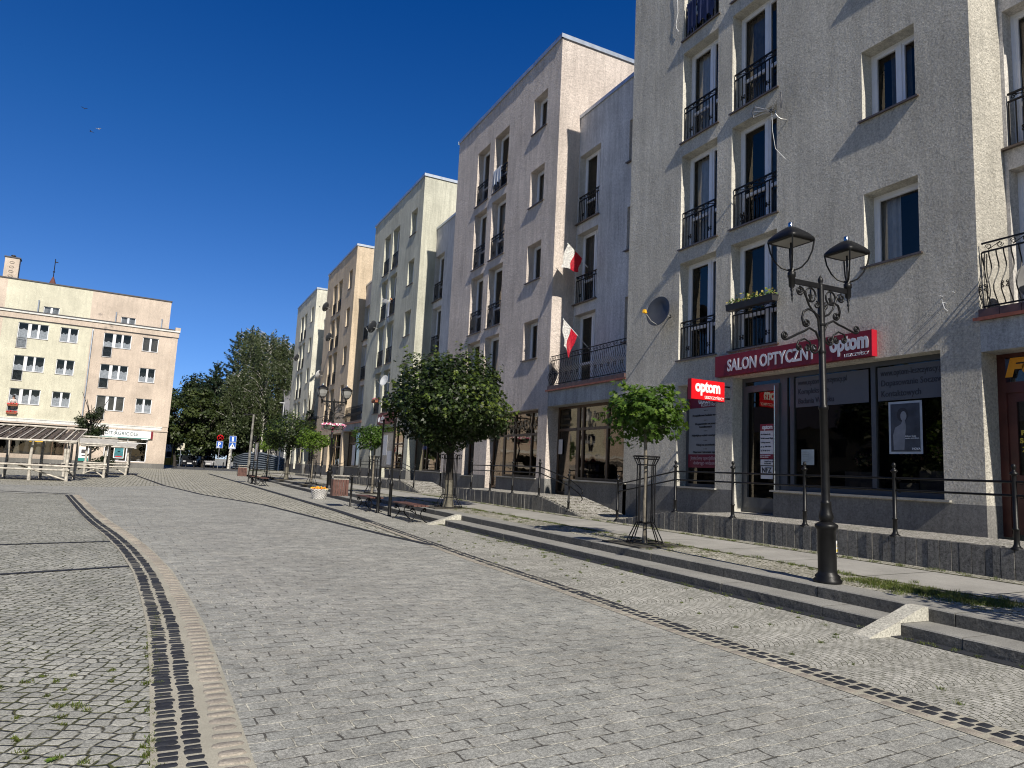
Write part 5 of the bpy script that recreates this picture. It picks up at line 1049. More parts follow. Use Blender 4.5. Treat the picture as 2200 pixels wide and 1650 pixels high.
for a,c,e,f in a_holes:
    root=mkobj('attic_window',None,LBR,(0,.35,0)); lwin(root,a,c,e,f,None,2,4)
for s,z in ((11.7,14.8),(5.5,14.65),(1.55,14.6)):
    b=MB(); b.tube([(-s,.2,13.65),(-s,.2,z)],.055,8); b.lathe([(.07,0),(.07,.06)],(-s,.2,z),8); b.build('vent_pipe',m_cap,LBR)
b=MB(); b.tube([(-7.22,-.12,4.3),(-7.22,-.12,12.5),(-7.22,-.05,12.75)],.055,8); b.build('downpipe',m_cap,LBR)
b=MB(); b.box(-14.75,-13.65,1.2,2.2,16.5,18.6,0); b.box(-14.82,-13.58,1.13,2.27,18.6,18.7,1); b.lathe([(.12,18.7),(.12,18.85),(.2,18.87),(.2,18.93),(.1,18.97)],(-14.2,1.7,0),10,1)
for k in range(4):
    b.tube([(-14.2+.19*math.cos(i*math.pi/3),1.19,18.15-.42*k+.10*math.sin(i*math.pi/3)) for i in range(6)],.016,4,1,closed=True)
b.build('chimney',[m_pe1,m_dk1],LBR)
# bank front
s_=LBR
b=MB(); 
for a in (5.2,4.9,3.35,1.70): b.box(-a,-a+.10,.12,.20,.55,2.78)
b.box(-5.2,-1.62,.12,.20,2.70,2.78); b.box(-5.2,-1.62,.12,.20,2.32,2.38); b.box(-5.2,-1.62,.12,.20,.55,.62); sw_=b.build('bank_window',m_upvc,s_)
b=MB(); b.quad((-5.2,.17,.55),(-1.62,.17,.55),(-1.62,.17,2.78),(-5.2,.17,2.78)); b.build('pane',m_shopglass,sw_); b=MB(); b.quad((-5.4,2,.3),(-1.4,2,.3),(-1.4,2,3),(-5.4,2,3)); b.build('interior',m_dark,sw_)
m_teal=plain('teal_panel',(.02,.22,.20),.5,var=.05); m_tp=plain('teal_poster',(.03,.16,.19),.5,var=.4,scale=3)
b=MB(); b.box(-4.36,-3.50,.13,.155,.84,1.96,0); b.box(-4.30,-3.56,.125,.13,.90,1.90,1); b.box(-4.20,-3.66,.12,.125,.98,1.05,2); b.lathe([(.12,0),(.13,.01)],(-3.93,.12,1.50),14,3,mat=None); b.build('poster',[m_white,m_tp,m_red,plain('poster_face',(.25,.14,.10),.6)],sw_)
b=MB()
for xx in (-4.7,-4.0,-2.2): b.lathe([(.001,.60),(.24,.62),(.20,.78),(.001,.86)],(xx,.4,0),14)
b.build('round_displays',m_white,sw_)
sg=thing('bank_sign','white bank sign with grey lettering and green underline on the left block','sign',(0.451,75.9,0),R(4)); b=MB(); b.box(-7.0,-1.42,-.16,-.01,2.84,3.52,0); b.box(-7.0,-1.42,-.165,-.012,2.78,2.84,1); b.box(-1.42,-1.24,-.17,-.01,2.80,3.54,2); b.box(-2.2,-1.6,-.168,-.16,2.70,2.78,3); b.build('panel',[plain('white_sign_panel',(.80,.80,.80),.4,var=.02),m_teal,m_crim,m_white],sg)
text('CRÉDIT AGRICOLE',.46,(-6.05,-.168,3.03),((1,0,0),(0,0,1),(0,-1,0)),plain('slate_letters',(.05,.10,.12),.5),sg,sx=.92,bold=.004)
t=thing('cash_machine','white and teal cash machine in the wall of the left block, behind the stalls','cash machine',(0.451,75.9,0),R(4)); b=MB(); b.box(-7.15,-6.35,-.10,-.001,.45,1.75,0); b.box(-7.15,-6.35,-.105,-.10,.45,.72,1); b.box(-6.95,-6.55,-.108,-.10,1.15,1.5,2); b.box(-6.9,-6.6,-.14,-.10,.92,1.0,2); b.build('cabinet',[m_white,m_teal,m_dk1],t)
# dark shopfront with clothes on show
b=MB()
for a in (14.0,12.4,10.8,9.3,8.38): b.box(-a,-a+.08,.12,.2,.85,3.56)
b.box(-14,-8.3,.12,.2,2.62,2.72); sw_=b.build('shop_window',m_brown,LBR); b=MB(); b.quad((-14,.18,.85),(-8.3,.18,.85),(-8.3,.18,3.56),(-14,.18,3.56)); b.build('pane',m_shopglass,sw_); b=MB(); b.quad((-14.4,2.5,.3),(-8,2.5,.3),(-8,2.5,3.8),(-14.4,2.5,3.8)); b.build('interior',m_dark,sw_)
b=MB()
for k,(xx,mi) in enumerate(((-13.4,0),(-12.6,1),(-11.9,2),(-11.2,1),(-10.3,2),(-9.6,1),(-8.8,0))):
    b.lathe([(.26,.9),(.18,1.5),(.12,1.62),(.20,1.9),(.17,2.1),(.05,2.2),(.05,2.28),(.09,2.38),(.07,2.5),(.001,2.53)],(xx,.6,0),10,mi,sx=1,sy=.6)
b.build('mannequins',[plain('brown_coat',(.14,.09,.07),.8),plain('grey_coat',(.13,.13,.13),.8),plain('cream_coat',(.45,.43,.36),.8)],sw_)
b=MB(); b.box(-11.0+0,-9.9,.05,.09,1.98,2.14,0); 
for k in range(9): b.lathe([(.07,0),(.07,.03)],(-10.95+k*.125,.07,1.97),8,0)
b.build('yellow_scalloped_trim',m_yl,sw_)
# person leaning out of the left window
t=thing('person','person with dark hair and pale top leaning over red flowers at a window','person',(0.451,75.9,0),R(4))
sk=bpy.data.meshes.new('body'); V=[(0,.18,4.75),(0,.12,5.1),(0,.02,5.38),(0,-.06,5.58),(0,-.10,5.70),(0,-.12,5.86),(-.19,-.06,5.54),(-.27,-.10,5.28),(-.10,-.26,5.22),(.19,-.06,5.54),(.27,-.10,5.28),(.10,-.26,5.22)]
sk.from_pydata([(v[0]-12.57,v[1],v[2]) for v in V],[(0,1),(1,2),(2,3),(3,4),(4,5),(3,6),(6,7),(7,8),(3,9),(9,10),(10,11)],[]); body=mkobj('body_tmp',sk); md=body.modifiers.new('s','SKIN'); md2=body.modifiers.new('u','SUBSURF'); md2.levels=2
for i,r in enumerate((.17,.17,.16,.13,.055,.10,.07,.05,.035,.07,.05,.035)): sk.skin_vertices[0].data[i].radius=(r,r*.8 if i<4 else r)
sk.skin_vertices[0].data[0].use_root=True
me=bpy.data.meshes.new_from_object(body.evaluated_get(bpy.context.evaluated_depsgraph_get())); bpy.data.objects.remove(body); me.materials.clear(); m_sk=plain('skin',(.42,.24,.17),.6,var=.05); me.materials.append(m_sk); me.materials.append(plain('pale_top',(.60,.55,.53),.9))
for p in me.polygons: p.material_index=1 if p.center.z<5.62 and p.center.z>4 and abs(p.center.x+12.57)<.24 and p.center.y>-.2 else 0; p.use_smooth=True
mkobj('body',me,t); b=MB(); b.lathe([(.10,-.05),(.125,.02),(.12,.08),(.07,.14),(.001,.155)],(-12.57,-.09,5.87),12); b.build('hair',plain('black_hair',(.012,.01,.01),.6),t)
b=MB(); b.lathe([(.001,0),(.015,.01),(.001,.03)],(-12.57,-.22,5.85),6); b.build('nose',m_sk,t); b=MB(); b.lathe([(.012,0),(.012,.005)],(-12.61,-.215,5.88),6); b.lathe([(.012,0),(.012,.005)],(-12.53,-.215,5.88),6); b.build('eyes',m_dk1,t)
for z,lab in ((5.02,'red geraniums in a window box right under the leaning person'),(4.32,'red geraniums at the foot of the window below the leaning person')):
    t=thing('flower_box',lab,'flower box',(0.451,75.9,0),R(4),'window boxes on the rails'); b=MB(); b.box(-12.93,-12.2,-.24,-.04,z,z+.14); b.build('box',m_tc,t); flowers(t,(-12.57,-.14,z+.14),.42,.14,.18,70,[m_red,m_red],int(z*3),70,(.025,.045))
# spire and roofs behind
t=thing('church_spire','thin red-roofed spire with weather vane behind the left block','spire',(-15.2,110,0)); b=MB(); b.lathe([(2.2,0),(2.2,15.5),(2.4,15.6),(1.7,19.0),(.75,22.6),(.08,24.5),(.001,24.5)],n=8,smooth=False); b.build('roof',plain('red_tiles',(.11,.035,.025),.7,var=.3),t); b=MB(); b.tube([(0,0,24.2),(0,0,27.0)],.05,6); b.lathe([(.001,-.16),(.16,0),(.001,.16)],(0,0,25.2),10); b.box(-.05,.35,-.03,.03,26.5,26.62); b.build('finial',m_iron,t)
# row along the far side of the square (seen mirrored in the shop windows)
t=thing('terraced_house','low plastered terrace on the unseen side of the square','building',(-30,22,0)); b=MB(); b.box(-8,0,-22,40,0,6.5,0); b.prism([(-8.3,6.5),(.3,6.5),(-4,9.5)],1,-22.2,40.2,1); b.build('wall',[plaster('dull_render',(.20,.18,.15)),m_dk1],t); b=MB()
for k in range(14):
    for z in (1.0,3.9): b.box(-.02,.03,-20+k*4.3,-18.4+k*4.3,z,z+1.6)
b.build('windows',m_dark,t)
# ---------------------------------------------------------------- pole stalls
def stall(lab,x0,x1,yf,yb,zf,zb,roofm,seed,posts=3,slats=False,table=True):
    t=thing('market_stall',lab,'market stall',(0,0,0),0,'birch pole market stalls'); rs=random.Random(seed); j=lambda s=.03: rs.uniform(-s,s)
    for i in range(posts):
        x=x0+(x1-x0)*i/(posts-1)
        for y,z in ((yf,zf),(yb,zb)):
            b=MB(); b.tube([(x+j(),y,0),(x+j(),y,z*.5),(x+j(),y,z)],[.07,.062,.055],8); b.build('post',m_birch,t)
    b=MB(); 
    for z in (.66,.47): b.tube([(x0-.1,yf-.05,z+j()),((x0+x1)/2,yf-.05,z+j()),(x1+.1,yf-.05,z+j())],.045,7)
    b.tube([(x0-.1,yb,.62),(x1+.1,yb,.64)],.045,7); b.build('rails',m_birch,t)
    b=MB(); b.tube([(x0,yf,.05),(x0+(x1-x0)*.45,yf+.3,.5)],.035,6); b.tube([(x1,yf,.05),(x1-(x1-x0)*.45,yf+.3,.62)],.035,6); b.tube([(x1,yf,.5),(x1,yb,.1)],.035,6); b.build('braces',m_birch,t)
    if table:
        b=MB(); n=9
        for i in range(n): y=yf+.02+(yb-yf)*.55*i/n; b.box(x0-.05,x1+.05,y,y+(yb-yf)*.55/n*.85,.66+j(.006),.69)
        b.build('table_boards',m_shing,t)
    b=MB()
    if slats:
        n=int((x1-x0)/.20)
        for i in range(n):
            x=x0-.25+(x1-x0+.5)*i/n
            for jj in range(3):
                ya=yf-.35+(yb-yf+.7)*jj/3; yc=yf-.35+(yb-yf+.7)*(jj+1)/3+.05; za=zf+(zb-zf)*jj/3; zc=zf+(zb-zf)*(jj+1)/3; b.add([(x,ya,za+.02),(x+.17,ya,za+.02),(x+.17,yc,zc+.05),(x,yc,zc+.05),(x,ya,za+.045),(x+.17,ya,za+.045),(x+.17,yc,zc+.075),(x,yc,zc+.075)],[(0,3,2,1),(4,5,6,7),(0,1,5,4),(1,2,6,5),(2,3,7,6),(3,0,4,7)])
    else:
        n=6
        for i in range(n):
            ya=yf-.35+(yb-yf+.7)*i/n; yc=ya+(yb-yf+.7)/n*1.06; za=zf+(zb-zf)*i/n+j(.01); zc=zf+(zb-zf)*(i+1)/n+.02; b.add([(x0-.3+j(),ya,za),(x1+.35+j(.1),ya,za),(x1+.35+j(.1),yc,zc),(x0-.3,yc,zc),(x0-.3,ya,za+.03),(x1+.35,ya,za+.03),(x1+.35,yc,zc+.03),(x0-.3,yc,zc+.03)],[(0,3,2,1),(4,5,6,7),(0,1,5,4),(1,2,6,5),(2,3,7,6),(3,0,4,7)])
    b.build('roof_slats' if slats else 'roof_planks',roofm,t)
    if slats:
        n=int((x1-x0)/.36)
        for jj in range(2):
            b=MB()
            for i in range(n+1):
                x=x0-.25+(x1-x0+.5)*i/n; ya=yf-.36+(yb-yf+.7)*jj/2; yc=ya+(yb-yf+.7)/2; za=zf+(zb-zf)*jj/2; zc=za+(zb-zf)/2; b.tube([(x,ya,za+.08),(x+.03,yc,zc+.10)],.028,5)
            b.build('battens',m_birch,t)
    b=MB(); b.tube([(x0-.3,yf-.36,zf+.06),((x0+x1)/2,yf-.36,zf+.03+j()),(x1+.3,yf-.36,zf+.06)],.045,7); b.build('roof_pole',m_birch,t); b=MB(); b.tube([(x0-.3,yb+.36,zb+.12),((x0+x1)/2,yb+.36,zb+.13+j()),(x1+.3,yb+.36,zb+.12)],.045,7); b.build('roof_pole',m_birch,t); return t
stall('nearest pole stall with a dark slatted roof, at the left edge',-7.5,-3.5,35.5,38.6,1.66,2.22,m_shing,1,4,True)
stall('middle pole stall with a weathered plank roof',-4.3,-2.5,42.0,44.6,1.66,2.02,m_plank,2,2); stall('rearmost pole stall with a short plank roof, below the bank sign',-3.9,-1.72,48.5,51.2,1.62,1.95,m_plank,3,2)
# ---------------------------------------------------------------- trees behind
lf_bg=leafm('lime_tree_leaves',(.018,.032,.010),(.055,.072,.018),.15,.6); lf_bg2=leafm('dark_tree_leaves',(.012,.022,.008),(.026,.040,.012),.15,.6); lf_bi=leafm('birch_leaves',(.030,.045,.016),(.070,.088,.036),.2,.5); lf_sp=leafm('larch_needles',(.014,.028,.015),(.030,.050,.022),.1,.6)
def broadleaf(lab,x,y,h,rx,zc,n,mat,seed,size=.26,name='broadleaf_tree',group='trees behind the square',ru=None,bark=None,ry=None):
    t=thing(name,lab,'tree',(x,y,0),0,group); rs=random.Random(seed); b=MB(); b.tube([(rs.uniform(-.15,.15)*i,rs.uniform(-.1,.1),zc*.9*i/6) for i in range(7)],[.03*h*(1.1-.12*i)*.5 for i in range(7)],8); b.build('trunk',bark or m_barkd,t)
    b=MB(); 
    for i in range(10): a=i*2.4; b.tube([(0,0,zc*.5+i*.2),(rx*.4*math.cos(a),rx*.4*math.sin(a),zc*.8+i*.25),(rx*.8*math.cos(a),rx*.8*math.sin(a),zc+i*.3)],[.012*h,.006*h,.02],5)
    b.build('limbs',bark or m_barkd,t)
    g=np.random.default_rng(seed); nc=38; C=g.normal(size=(nc,3)); C/=np.linalg.norm(C,axis=1,keepdims=True); C*=g.uniform(.45,1,nc)[:,None]**.6; C*=np.array([rx*.82,(ry or rx)*.8,(h-zc)*.84]); C[:,2]=np.where(C[:,2]<0,C[:,2]*1.05,C[:,2]); rr=g.uniform(.22,.38,nc)*rx
    idx=g.integers(0,nc,n); d=g.normal(size=(n,3)); d/=np.linalg.norm(d,axis=1,keepdims=True); P=C[idx]+d*(rr[idx]*g.uniform(.55,1.08,n))[:,None]*np.array([1,1,.8])+np.array([0,0,zc]); 
    leaves('crown',P,d+np.array([0,0,.5])+g.normal(size=d.shape)*.5,size,OVAL,mat,t); return t
broadleaf('dense dark tree just right of the left block',1.8,100,11.2,3.4,6.3,9000,lf_bg,31); broadleaf('mid green tree with yellowish patches beside the dark one',5.0,98,11.0,3.1,6.0,8000,lf_bg,32); broadleaf('dark undergrowth tree behind the parking sign',8.2,99,8.5,3.2,4.8,7000,lf_bg2,33); broadleaf('dark tree filling the gap below the birches',11.8,104,10.5,3.6,6,7000,lf_bg2,34); broadleaf('rear dark tree between the left block and the larch',5.2,112,14.5,4.6,8.5,8000,lf_bg2,35,.3)
broadleaf('low dark tree behind the corrugated fence',6.8,108,9,4.2,5,6000,lf_bg2,36,.3)
def larch(lab,x,y,h,seed):
    t=thing('larch',lab,'tree',(x,y,0),0,'trees behind the square'); rs=random.Random(seed); b=MB(); b.tube([(0,0,0),(.1,0,h*.5),(0,0,h)],[.35,.2,.03],8); b.build('trunk',m_barkd,t)
    b=MB(); P=[]
    for k in range(95):
        z=h*(.18+.8*(k/95)); L=(h-z)*.44*rs.uniform(.55,1.15)+.35; a=k*2.4+rs.uniform(-.3,.3); pts=[]
        for j in range(8): u=j/7; pts.append(Vector((L*u*math.cos(a),L*u*math.sin(a),z-L*.10*u+L*.32*u*u)))
        b.tube(pts,[.05*(1-i/8)+.008 for i in range(8)],4,cap=False)
        for j in range(int(L*30)):
            u=rs.uniform(.12,1.02); i=min(int(u*7),6); p=pts[i].lerp(pts[i+1],u*7-i); w_=.30*(1.1-u)*rs.uniform(-1,1)*L*.5; P.append((p.x-math.sin(a)*w_,p.y+math.cos(a)*w_,p.z-abs(rs.gauss(0,.22))*(1 if u<.9 else .4)))
    b.build('limbs',m_barkd,t); P=np.array(P); leaves('crown',P,rng.normal(size=P.shape)+np.array([0,0,.4]),.22,np.array([(0,-1.3),(.3,0),(0,1.3),(-.3,0)]),lf_sp,t)
larch('tall larch with outstretched branches, left of the birches',8.9,108,20.4,3); larch('second lower larch in front of the tall one, leaning branches to the left',6.1,107,15.2,8)
def birch(lab,x,y,h,seed,spread=2.6,low=3.2):
    t=thing('birch',lab,'tree',(x,y,0),0,'birches beside the pale end block'); rs=random.Random(seed); b=MB(); ln=rs.uniform(-.5,.5); b.tube([(ln*i/8+rs.uniform(-.06,.06),0,h*.96*i/8) for i in range(9)],[.17*(1.05-.11*i) for i in range(9)],8); b.build('trunk',m_bb,t)
    b=MB(); P=[]
    for k in range(74):
        z=h*(.28+.70*k/74); a=k*2.4+rs.uniform(-.4,.4); L=spread*(1-.55*((k/74)**3))*rs.uniform(.5,1.1); q=[(ln*z/h,0,z),(ln*z/h+L*.5*math.cos(a),L*.5*math.sin(a),z+L*.55),(ln*z/h+L*math.cos(a),L*math.sin(a),z+L*.75)]; b.tube(q,[.05,.03,.012],4,cap=False)
        for s in range(9):
            u=rs.uniform(.25,1.05); p=Vector(q[1]).lerp(Vector(q[2]),u) if u>.5 else Vector(q[0]).lerp(Vector(q[1]),u*2); D=rs.uniform(1.0,3.4)*(1 if z>h*.45 else .9); D=min(D,p.z-low) ; dx,dy=rs.uniform(-.35,.35),rs.uniform(-.35,.35)
            if D<.3: continue
            for j in range(int(D*8)):
                v=rs.uniform(0,1); P.append((p.x+dx*v+rs.gauss(0,.09),p.y+dy*v+rs.gauss(0,.09),p.z-D*v+rs.gauss(0,.05)))
    b.build('limbs',m_bb,t); P=np.array(P); leaves('crown',P,rng.normal(size=P.shape)*np.array([1,1,.4]),.17,OVAL,lf_bi,t)
birch('tallest birch, at the middle of the group of birches',10.2,102,19.6,1,2.9,4); birch('birch with long weeping branches, centre right of the group',12.9,98,18.0,2,3.1,4); birch('right-hand birch against the pale end block',15.0,96,17.2,3,2.8,5); birch('broad birch filling the middle of the group',11.9,97,18.2,21,3.3,4); birch('slender birch with bare white trunk behind the benches',11.2,99,13,4,1.9,4.5); birch('leaning birch between the tall birches',11.3,104,19.0,7,2.8,4); birch('dense birch touching the end block',15.6,100,17.0,8,2.6,4); birch('short weeping birch left of the bare white trunk',8.0,97,12.5,5,2.3,3.5)
t=broadleaf('small dark conical tree in front of the bank on the left block',-4.85,62,4.95,1.25,3.15,4200,lf_bg2,51,.11,'street_tree','small trees near the stalls'); 
broadleaf('low dark shrub behind the rear stall posts',-3.4,56,1.2,.75,.6,900,lf_bg2,52,.10,'shrub','small trees near the stalls'); broadleaf('bushy pot shrub standing on a balcony of the pale end block',11.0,60.2,5.9,.45,5.2,500,lf_bg2,53,.10,'shrub','small trees near the stalls')
# ---------------------------------------------------------------- far street things
for k,px in enumerate((1.76,2.75,3.6,4.7,5.7,6.75,8.2,9.8)):
    b=MB(); b.lathe([(.09,0),(.085,.03),(.065,.05),(.06,.72),(.075,.74),(.07,.78),(.04,.80),(.055,.84),(.001,.90)],n=10); o=b.build('bollard',m_iron2,None,(px,87+k*.3,0)); tag(o,'thin black bollard in the row across the far end of the square','bollard','bollards across the far end of the square')
def sign_post(lab,x,y,boards,h):
    t=thing('road_sign',lab,'road sign',(x,y,0)); b=MB(); b.tube([(0,0,0),(0,0,h)],.035,8); b.build('pole',plain('galvanised_pole',(.35,.35,.35),.5,.5),t); return t
m_blue=plain('sign_blue',(.015,.09,.42),.4,var=.05)
t=sign_post('no-stopping disc above a blue parking sign, left of the pedestrian sign',6.25,90,None,4.1)
b=MB(); rot=Matrix.Rotation(math.pi/2,4,'X'); b.lathe([(.001,.045),(.36,.045),(.36,.02),(.001,.02)],(0,0,0),24,0,mat=Matrix.Translation((0,0,3.72))@rot); b.lathe([(.001,.055),(.29,.055)],(0,0,0),24,1,mat=Matrix.Translation((0,0,3.72))@rot); b.box(-.26,.26,-.06,-.052,3.70,3.74,0,mat=Matrix.Translation((0,0,3.72))@Matrix.Rotation(.785,4,'Y')@Matrix.Translation((0,0,-3.72))); b.box(-.26,.26,-.059,-.051,3.70,3.74,0,mat=Matrix.Translation((0,0,3.72))@Matrix.Rotation(-.785,4,'Y')@Matrix.Translation((0,0,-3.72))); b.build('no_stopping_disc',[m_red,m_blue],t)
b=MB(); b.box(-.36,.36,-.06,-.04,2.50,3.30,0); b.box(-.34,.34,-.062,-.06,2.52,3.28,1); b.build('parking_board',[m_white,m_blue],t); text('P',.62,(-.20,-.066,2.72),BY,m_white,t,bold=.02); b=MB(); b.box(-.28,.02,-.067,-.063,2.56,2.66); b.build('small_pictogram',m_white,t)
t=sign_post('blue pedestrian crossing sign above a blue board, right of the parking sign',7.75,91,None,4.2); b=MB(); b.box(-.40,.40,-.06,-.04,3.30,4.05,0); b.box(-.38,.38,-.062,-.06,3.32,4.03,1); b.box(-.10,.10,-.066,-.062,3.40,3.95,0); b.box(-.40,.40,-.06,-.04,2.50,3.26,0); b.box(-.38,.38,-.062,-.06,2.52,3.24,1); b.add([(-.34,-.066,2.56),(.34,-.066,2.56),(0,-.066,3.18)],[(0,1,2)],0); b.add([(-.06,-.07,2.66),(.0,-.07,2.66),(.03,-.07,2.80),(.08,-.07,2.66),(.13,-.07,2.66),(.05,-.07,2.95),(-.04,-.07,2.95)],[(0,1,2,3,4,5,6)],2); b.build('boards',[m_white,m_blue,m_dk1],t)
# tall poles with lamps
t=thing('lamp_pole','tall pale concrete lamp pole with two arms by the far benches','lamp pole',(6.9,64,0)); b=MB(); b.tube([(0,0,0),(.05,0,5.2)],[.12,.085],10); b.build('pole',plain('pale_concrete',(.17,.165,.15),.9,var=.5,scale=4),t); b=MB(); b.box(-.75,.35,-.05,.05,5.15,5.22); b.box(-.75,-.35,-.12,.12,5.10,5.2); b.build('arm',m_iron,t)
t=thing('lamp_pole','slim grey lamp pole standing before the larches and birches','lamp pole',(12.6,86,0)); b=MB(); b.tube([(0,0,0),(0,0,8.2)],[.09,.06],8); b.box(-.5,.1,-.05,.05,8.15,8.25); b.build('pole',plain('pale_grey_pole',(.40,.41,.43),.6),t)
# corrugated fence
t=thing('corrugated_fence','blue-grey corrugated metal fence at the foot of the birches','fence'); b=MB(); P=[(8.6,96.5),(9.6,95.2),(11.4,92.5),(13.2,89),(15.5,86)]; H=[1.5,2.0,2.2,1.7,.9]; n=len(P)-1
for i in range(n):
    for j in range(8):
        f=lambda v,k: H[k]*v; z=lambda k,v:.1+H[k]*v; v0,v1=j/8,(j+1)/8; vm=(v0+v1)/2; o=.14
        b.add([(P[i][0],P[i][1],z(i,v0)),(P[i+1][0],P[i+1][1],z(i+1,v0)),(P[i+1][0]-o,P[i+1][1]-o,z(i+1,vm)),(P[i][0]-o,P[i][1]-o,z(i,vm)),(P[i+1][0],P[i+1][1],z(i+1,v1)),(P[i][0],P[i][1],z(i,v1))],[(0,1,2,3),(3,2,4,5)],0)
b.build('sheets',plain('blue_grey_metal',(.20,.235,.28),.4,.4,var=.2),t); b=MB()
for p in P: b.box(p[0]-.05,p[0]+.05,p[1]+.05,p[1]+.15,0,1.3)
b.build('posts',m_iron,t)
def simple_house(name,lab,x0,x1,y0,y1,h,wm,roof=None,rh=2,wins=(),band=None,rm=None):
    t=thing(name,lab,'building'); b=MB(); b.box(x0,x1,y0,y1,0,h); b.build('wall',wm,t)
    if roof=='gable': b=MB(); b.prism([(y0-.3,h),(y1+.3,h),((y0+y1)/2,h+rh)],0,x0-.3,x1+.3); b.build('roof',rm or m_dk1,t)
    else: b=MB(); b.box(x0-.1,x1+.1,y0-.1,y1+.1,h,h+.15); b.build('roof',m_dk1,t)
    for (a,c,e,f) in wins:
        b=MB(); b.box(a-.06,c+.06,y0-.04,y0-.005,e-.06,f+.06); o=b.build('window',m_upvc,t); b=MB(); b.box(a,c,y0-.05,y0-.045,e,f); b.build('pane',m_dark,o)
    if band: b=MB(); b.box(x0-.25,x1+.1,y0-.6,y0,band[0],band[1]); b.build('canopy',m_dark,t)
    return t
simple_house('modern_building','pale modern building with a dark overhanging band, behind the bench lamp pole',13.2,24,100,112,6.9,plaster('pale_far_wall',(.50,.49,.47)),None,0,[(14.2,14.9,1.2,3.6),(15.6,16.4,1.2,3.6)],(4.3,6.3))
simple_house('gabled_house','grey-roofed house with white wall glimpsed between birches and end block',14,22,92,98,7.2,m_wh1,'gable',3.4,[(14.8,15.6,4.6,6.0),(16.4,17.2,4.6,6.0)],None,plain('grey_slate',(.12,.12,.13),.7,var=.3))
simple_house('yellow_kiosk','small yellow kiosk building beyond the left block',.4,1.75,110,114,2.9,plain('yellow_paint',(.62,.42,.06),.7),None,0,[(.8,1.4,1.1,2.2)])
t=thing('banner','white banner with black print beside the yellow kiosk','banner',(1.0,108,0)); b=MB(); b.box(-.75,.45,-.03,.03,1.9,4.6); b.build('cloth',m_white,t); b=MB(); b.box(-.75,-.68,-.05,.05,0,4.7); b.box(.4,.47,-.05,.05,0,4.7); b.build('posts',m_iron,t); b=MB()
rs=random.Random(2)
for k in range(16): xx=rs.uniform(-.6,.3); zz=rs.uniform(2.1,4.4); b.add([(xx+rs.uniform(-.16,.16),-.035-k*.0004,zz+rs.uniform(-.3,.3)) for _ in range(4)],[(0,1,2,3)])
b.build('black_print',m_dk1,t)
t=thing('small_white_sign','small white sign on a pole left of the parked cars','sign',(2.35,99,0)); b=MB(); b.tube([(0,0,0),(0,0,3.0)],.04,6); b.build('pole',m_cap,t); b=MB(); b.box(-.45,.4,-.05,-.02,2.1,3.0); b.build('board',plain('cream_board',(.55,.52,.42),.6),t)
L5=link('recessed grey wall beyond the pale end block, beside the birches',71.36,75.2,.2,13.4,True,True,m_L2)
# parked cars
def car(lab,x,y,rz,paint):
    t=thing('parked_car',lab,'car',(x,y,0),rz,'cars parked beyond the bollards'); b=MB()
    pr=[(-2.1,.35),(-2.12,.70),(-1.95,.88),(-1.25,.98),(-.65,1.42),(.75,1.46),(1.45,1.05),(2.0,.95),(2.12,.60),(2.08,.32)]
    n=len(pr); vs=[]
    for yy,k,zs_ in ((-.86,1,1),(-.80,.0,0),(.80,0,0),(.86,1,1)):
        for (px,pz) in pr:
            w_=yy if pz<1.0 else yy*.82; vs.append((px,w_,pz))
    fs=[tuple(range(n))[::-1],tuple(range(3*n,4*n))]
    for r_ in range(3): fs+= [(r_*n+i,r_*n+(i+1)%n,(r_+1)*n+(i+1)%n,(r_+1)*n+i) for i in range(n)]
    b.add(vs,fs,0); b.build('body',paint,t)
    b=MB(); b.add([(-1.24,-.70,1.0),(-1.24,.70,1.0),(-.70,.62,1.39),(-.70,-.62,1.39)],[(0,1,2,3)]); b.add([(1.46,-.7,1.06),(1.46,.7,1.06),(.80,.62,1.44),(.80,-.62,1.44)],[(0,1,2,3)]); 
    vs=[Vector((p[0]+( -.02 if p[0]<0 else .02),p[1],p[2]+.02)) for p in b.v]; b.v=[tuple(v) for v in vs]
    for s in (1,-1): b.add([(-1.05,s*.80,1.02),(1.2,s*.80,1.05),(.72,s*.735,1.38),(-.66,s*.735,1.36)],[(0,1,2,3)])
    b.build('windows',plain('car_glass',(.01,.012,.015),.08,spec=.8),t)
    for wx in (-1.35,1.35):
        for s in (1,-1):
            b=MB(); rot=Matrix.Translation((wx,s*.80,.32))@Matrix.Rotation(math.pi/2,4,'X'); b.lathe([(.20,-.1),(.31,-.1),(.32,-.06),(.32,.06),(.31,.1),(.20,.1)],n=18,mat=rot); wh=b.build('wheel',m_bx,t); b=MB(); b.lathe([(.001,-.09),(.20,-.09),(.20,.09),(.001,.09)],n=14,mat=rot); b.build('rim',m_cap,wh)
    for s in (1,-1):
        b=MB(); b.box(-2.13,-2.05,s*.6-.16,s*.6+.16,.66,.80); b.build('headlight',m_lg,t); b=MB(); b.box(2.06,2.13,s*.66-.12,s*.66+.12,.66,.84); b.build('tail_light',m_red,t)
    b=MB(); b.box(-2.15,-2.125,-.26,.26,.44,.55); b.build('number_plate',m_white,t); return t
car('dark parked car facing the square under the trees',3.35,99.0,R(92),plain('dark_car_paint',(.015,.016,.02),.25,.3,spec=.6)); car('silver parked car right of the dark one',5.35,100.5,R(100),plain('silver_car_paint',(.38,.38,.40),.3,.4,spec=.6))
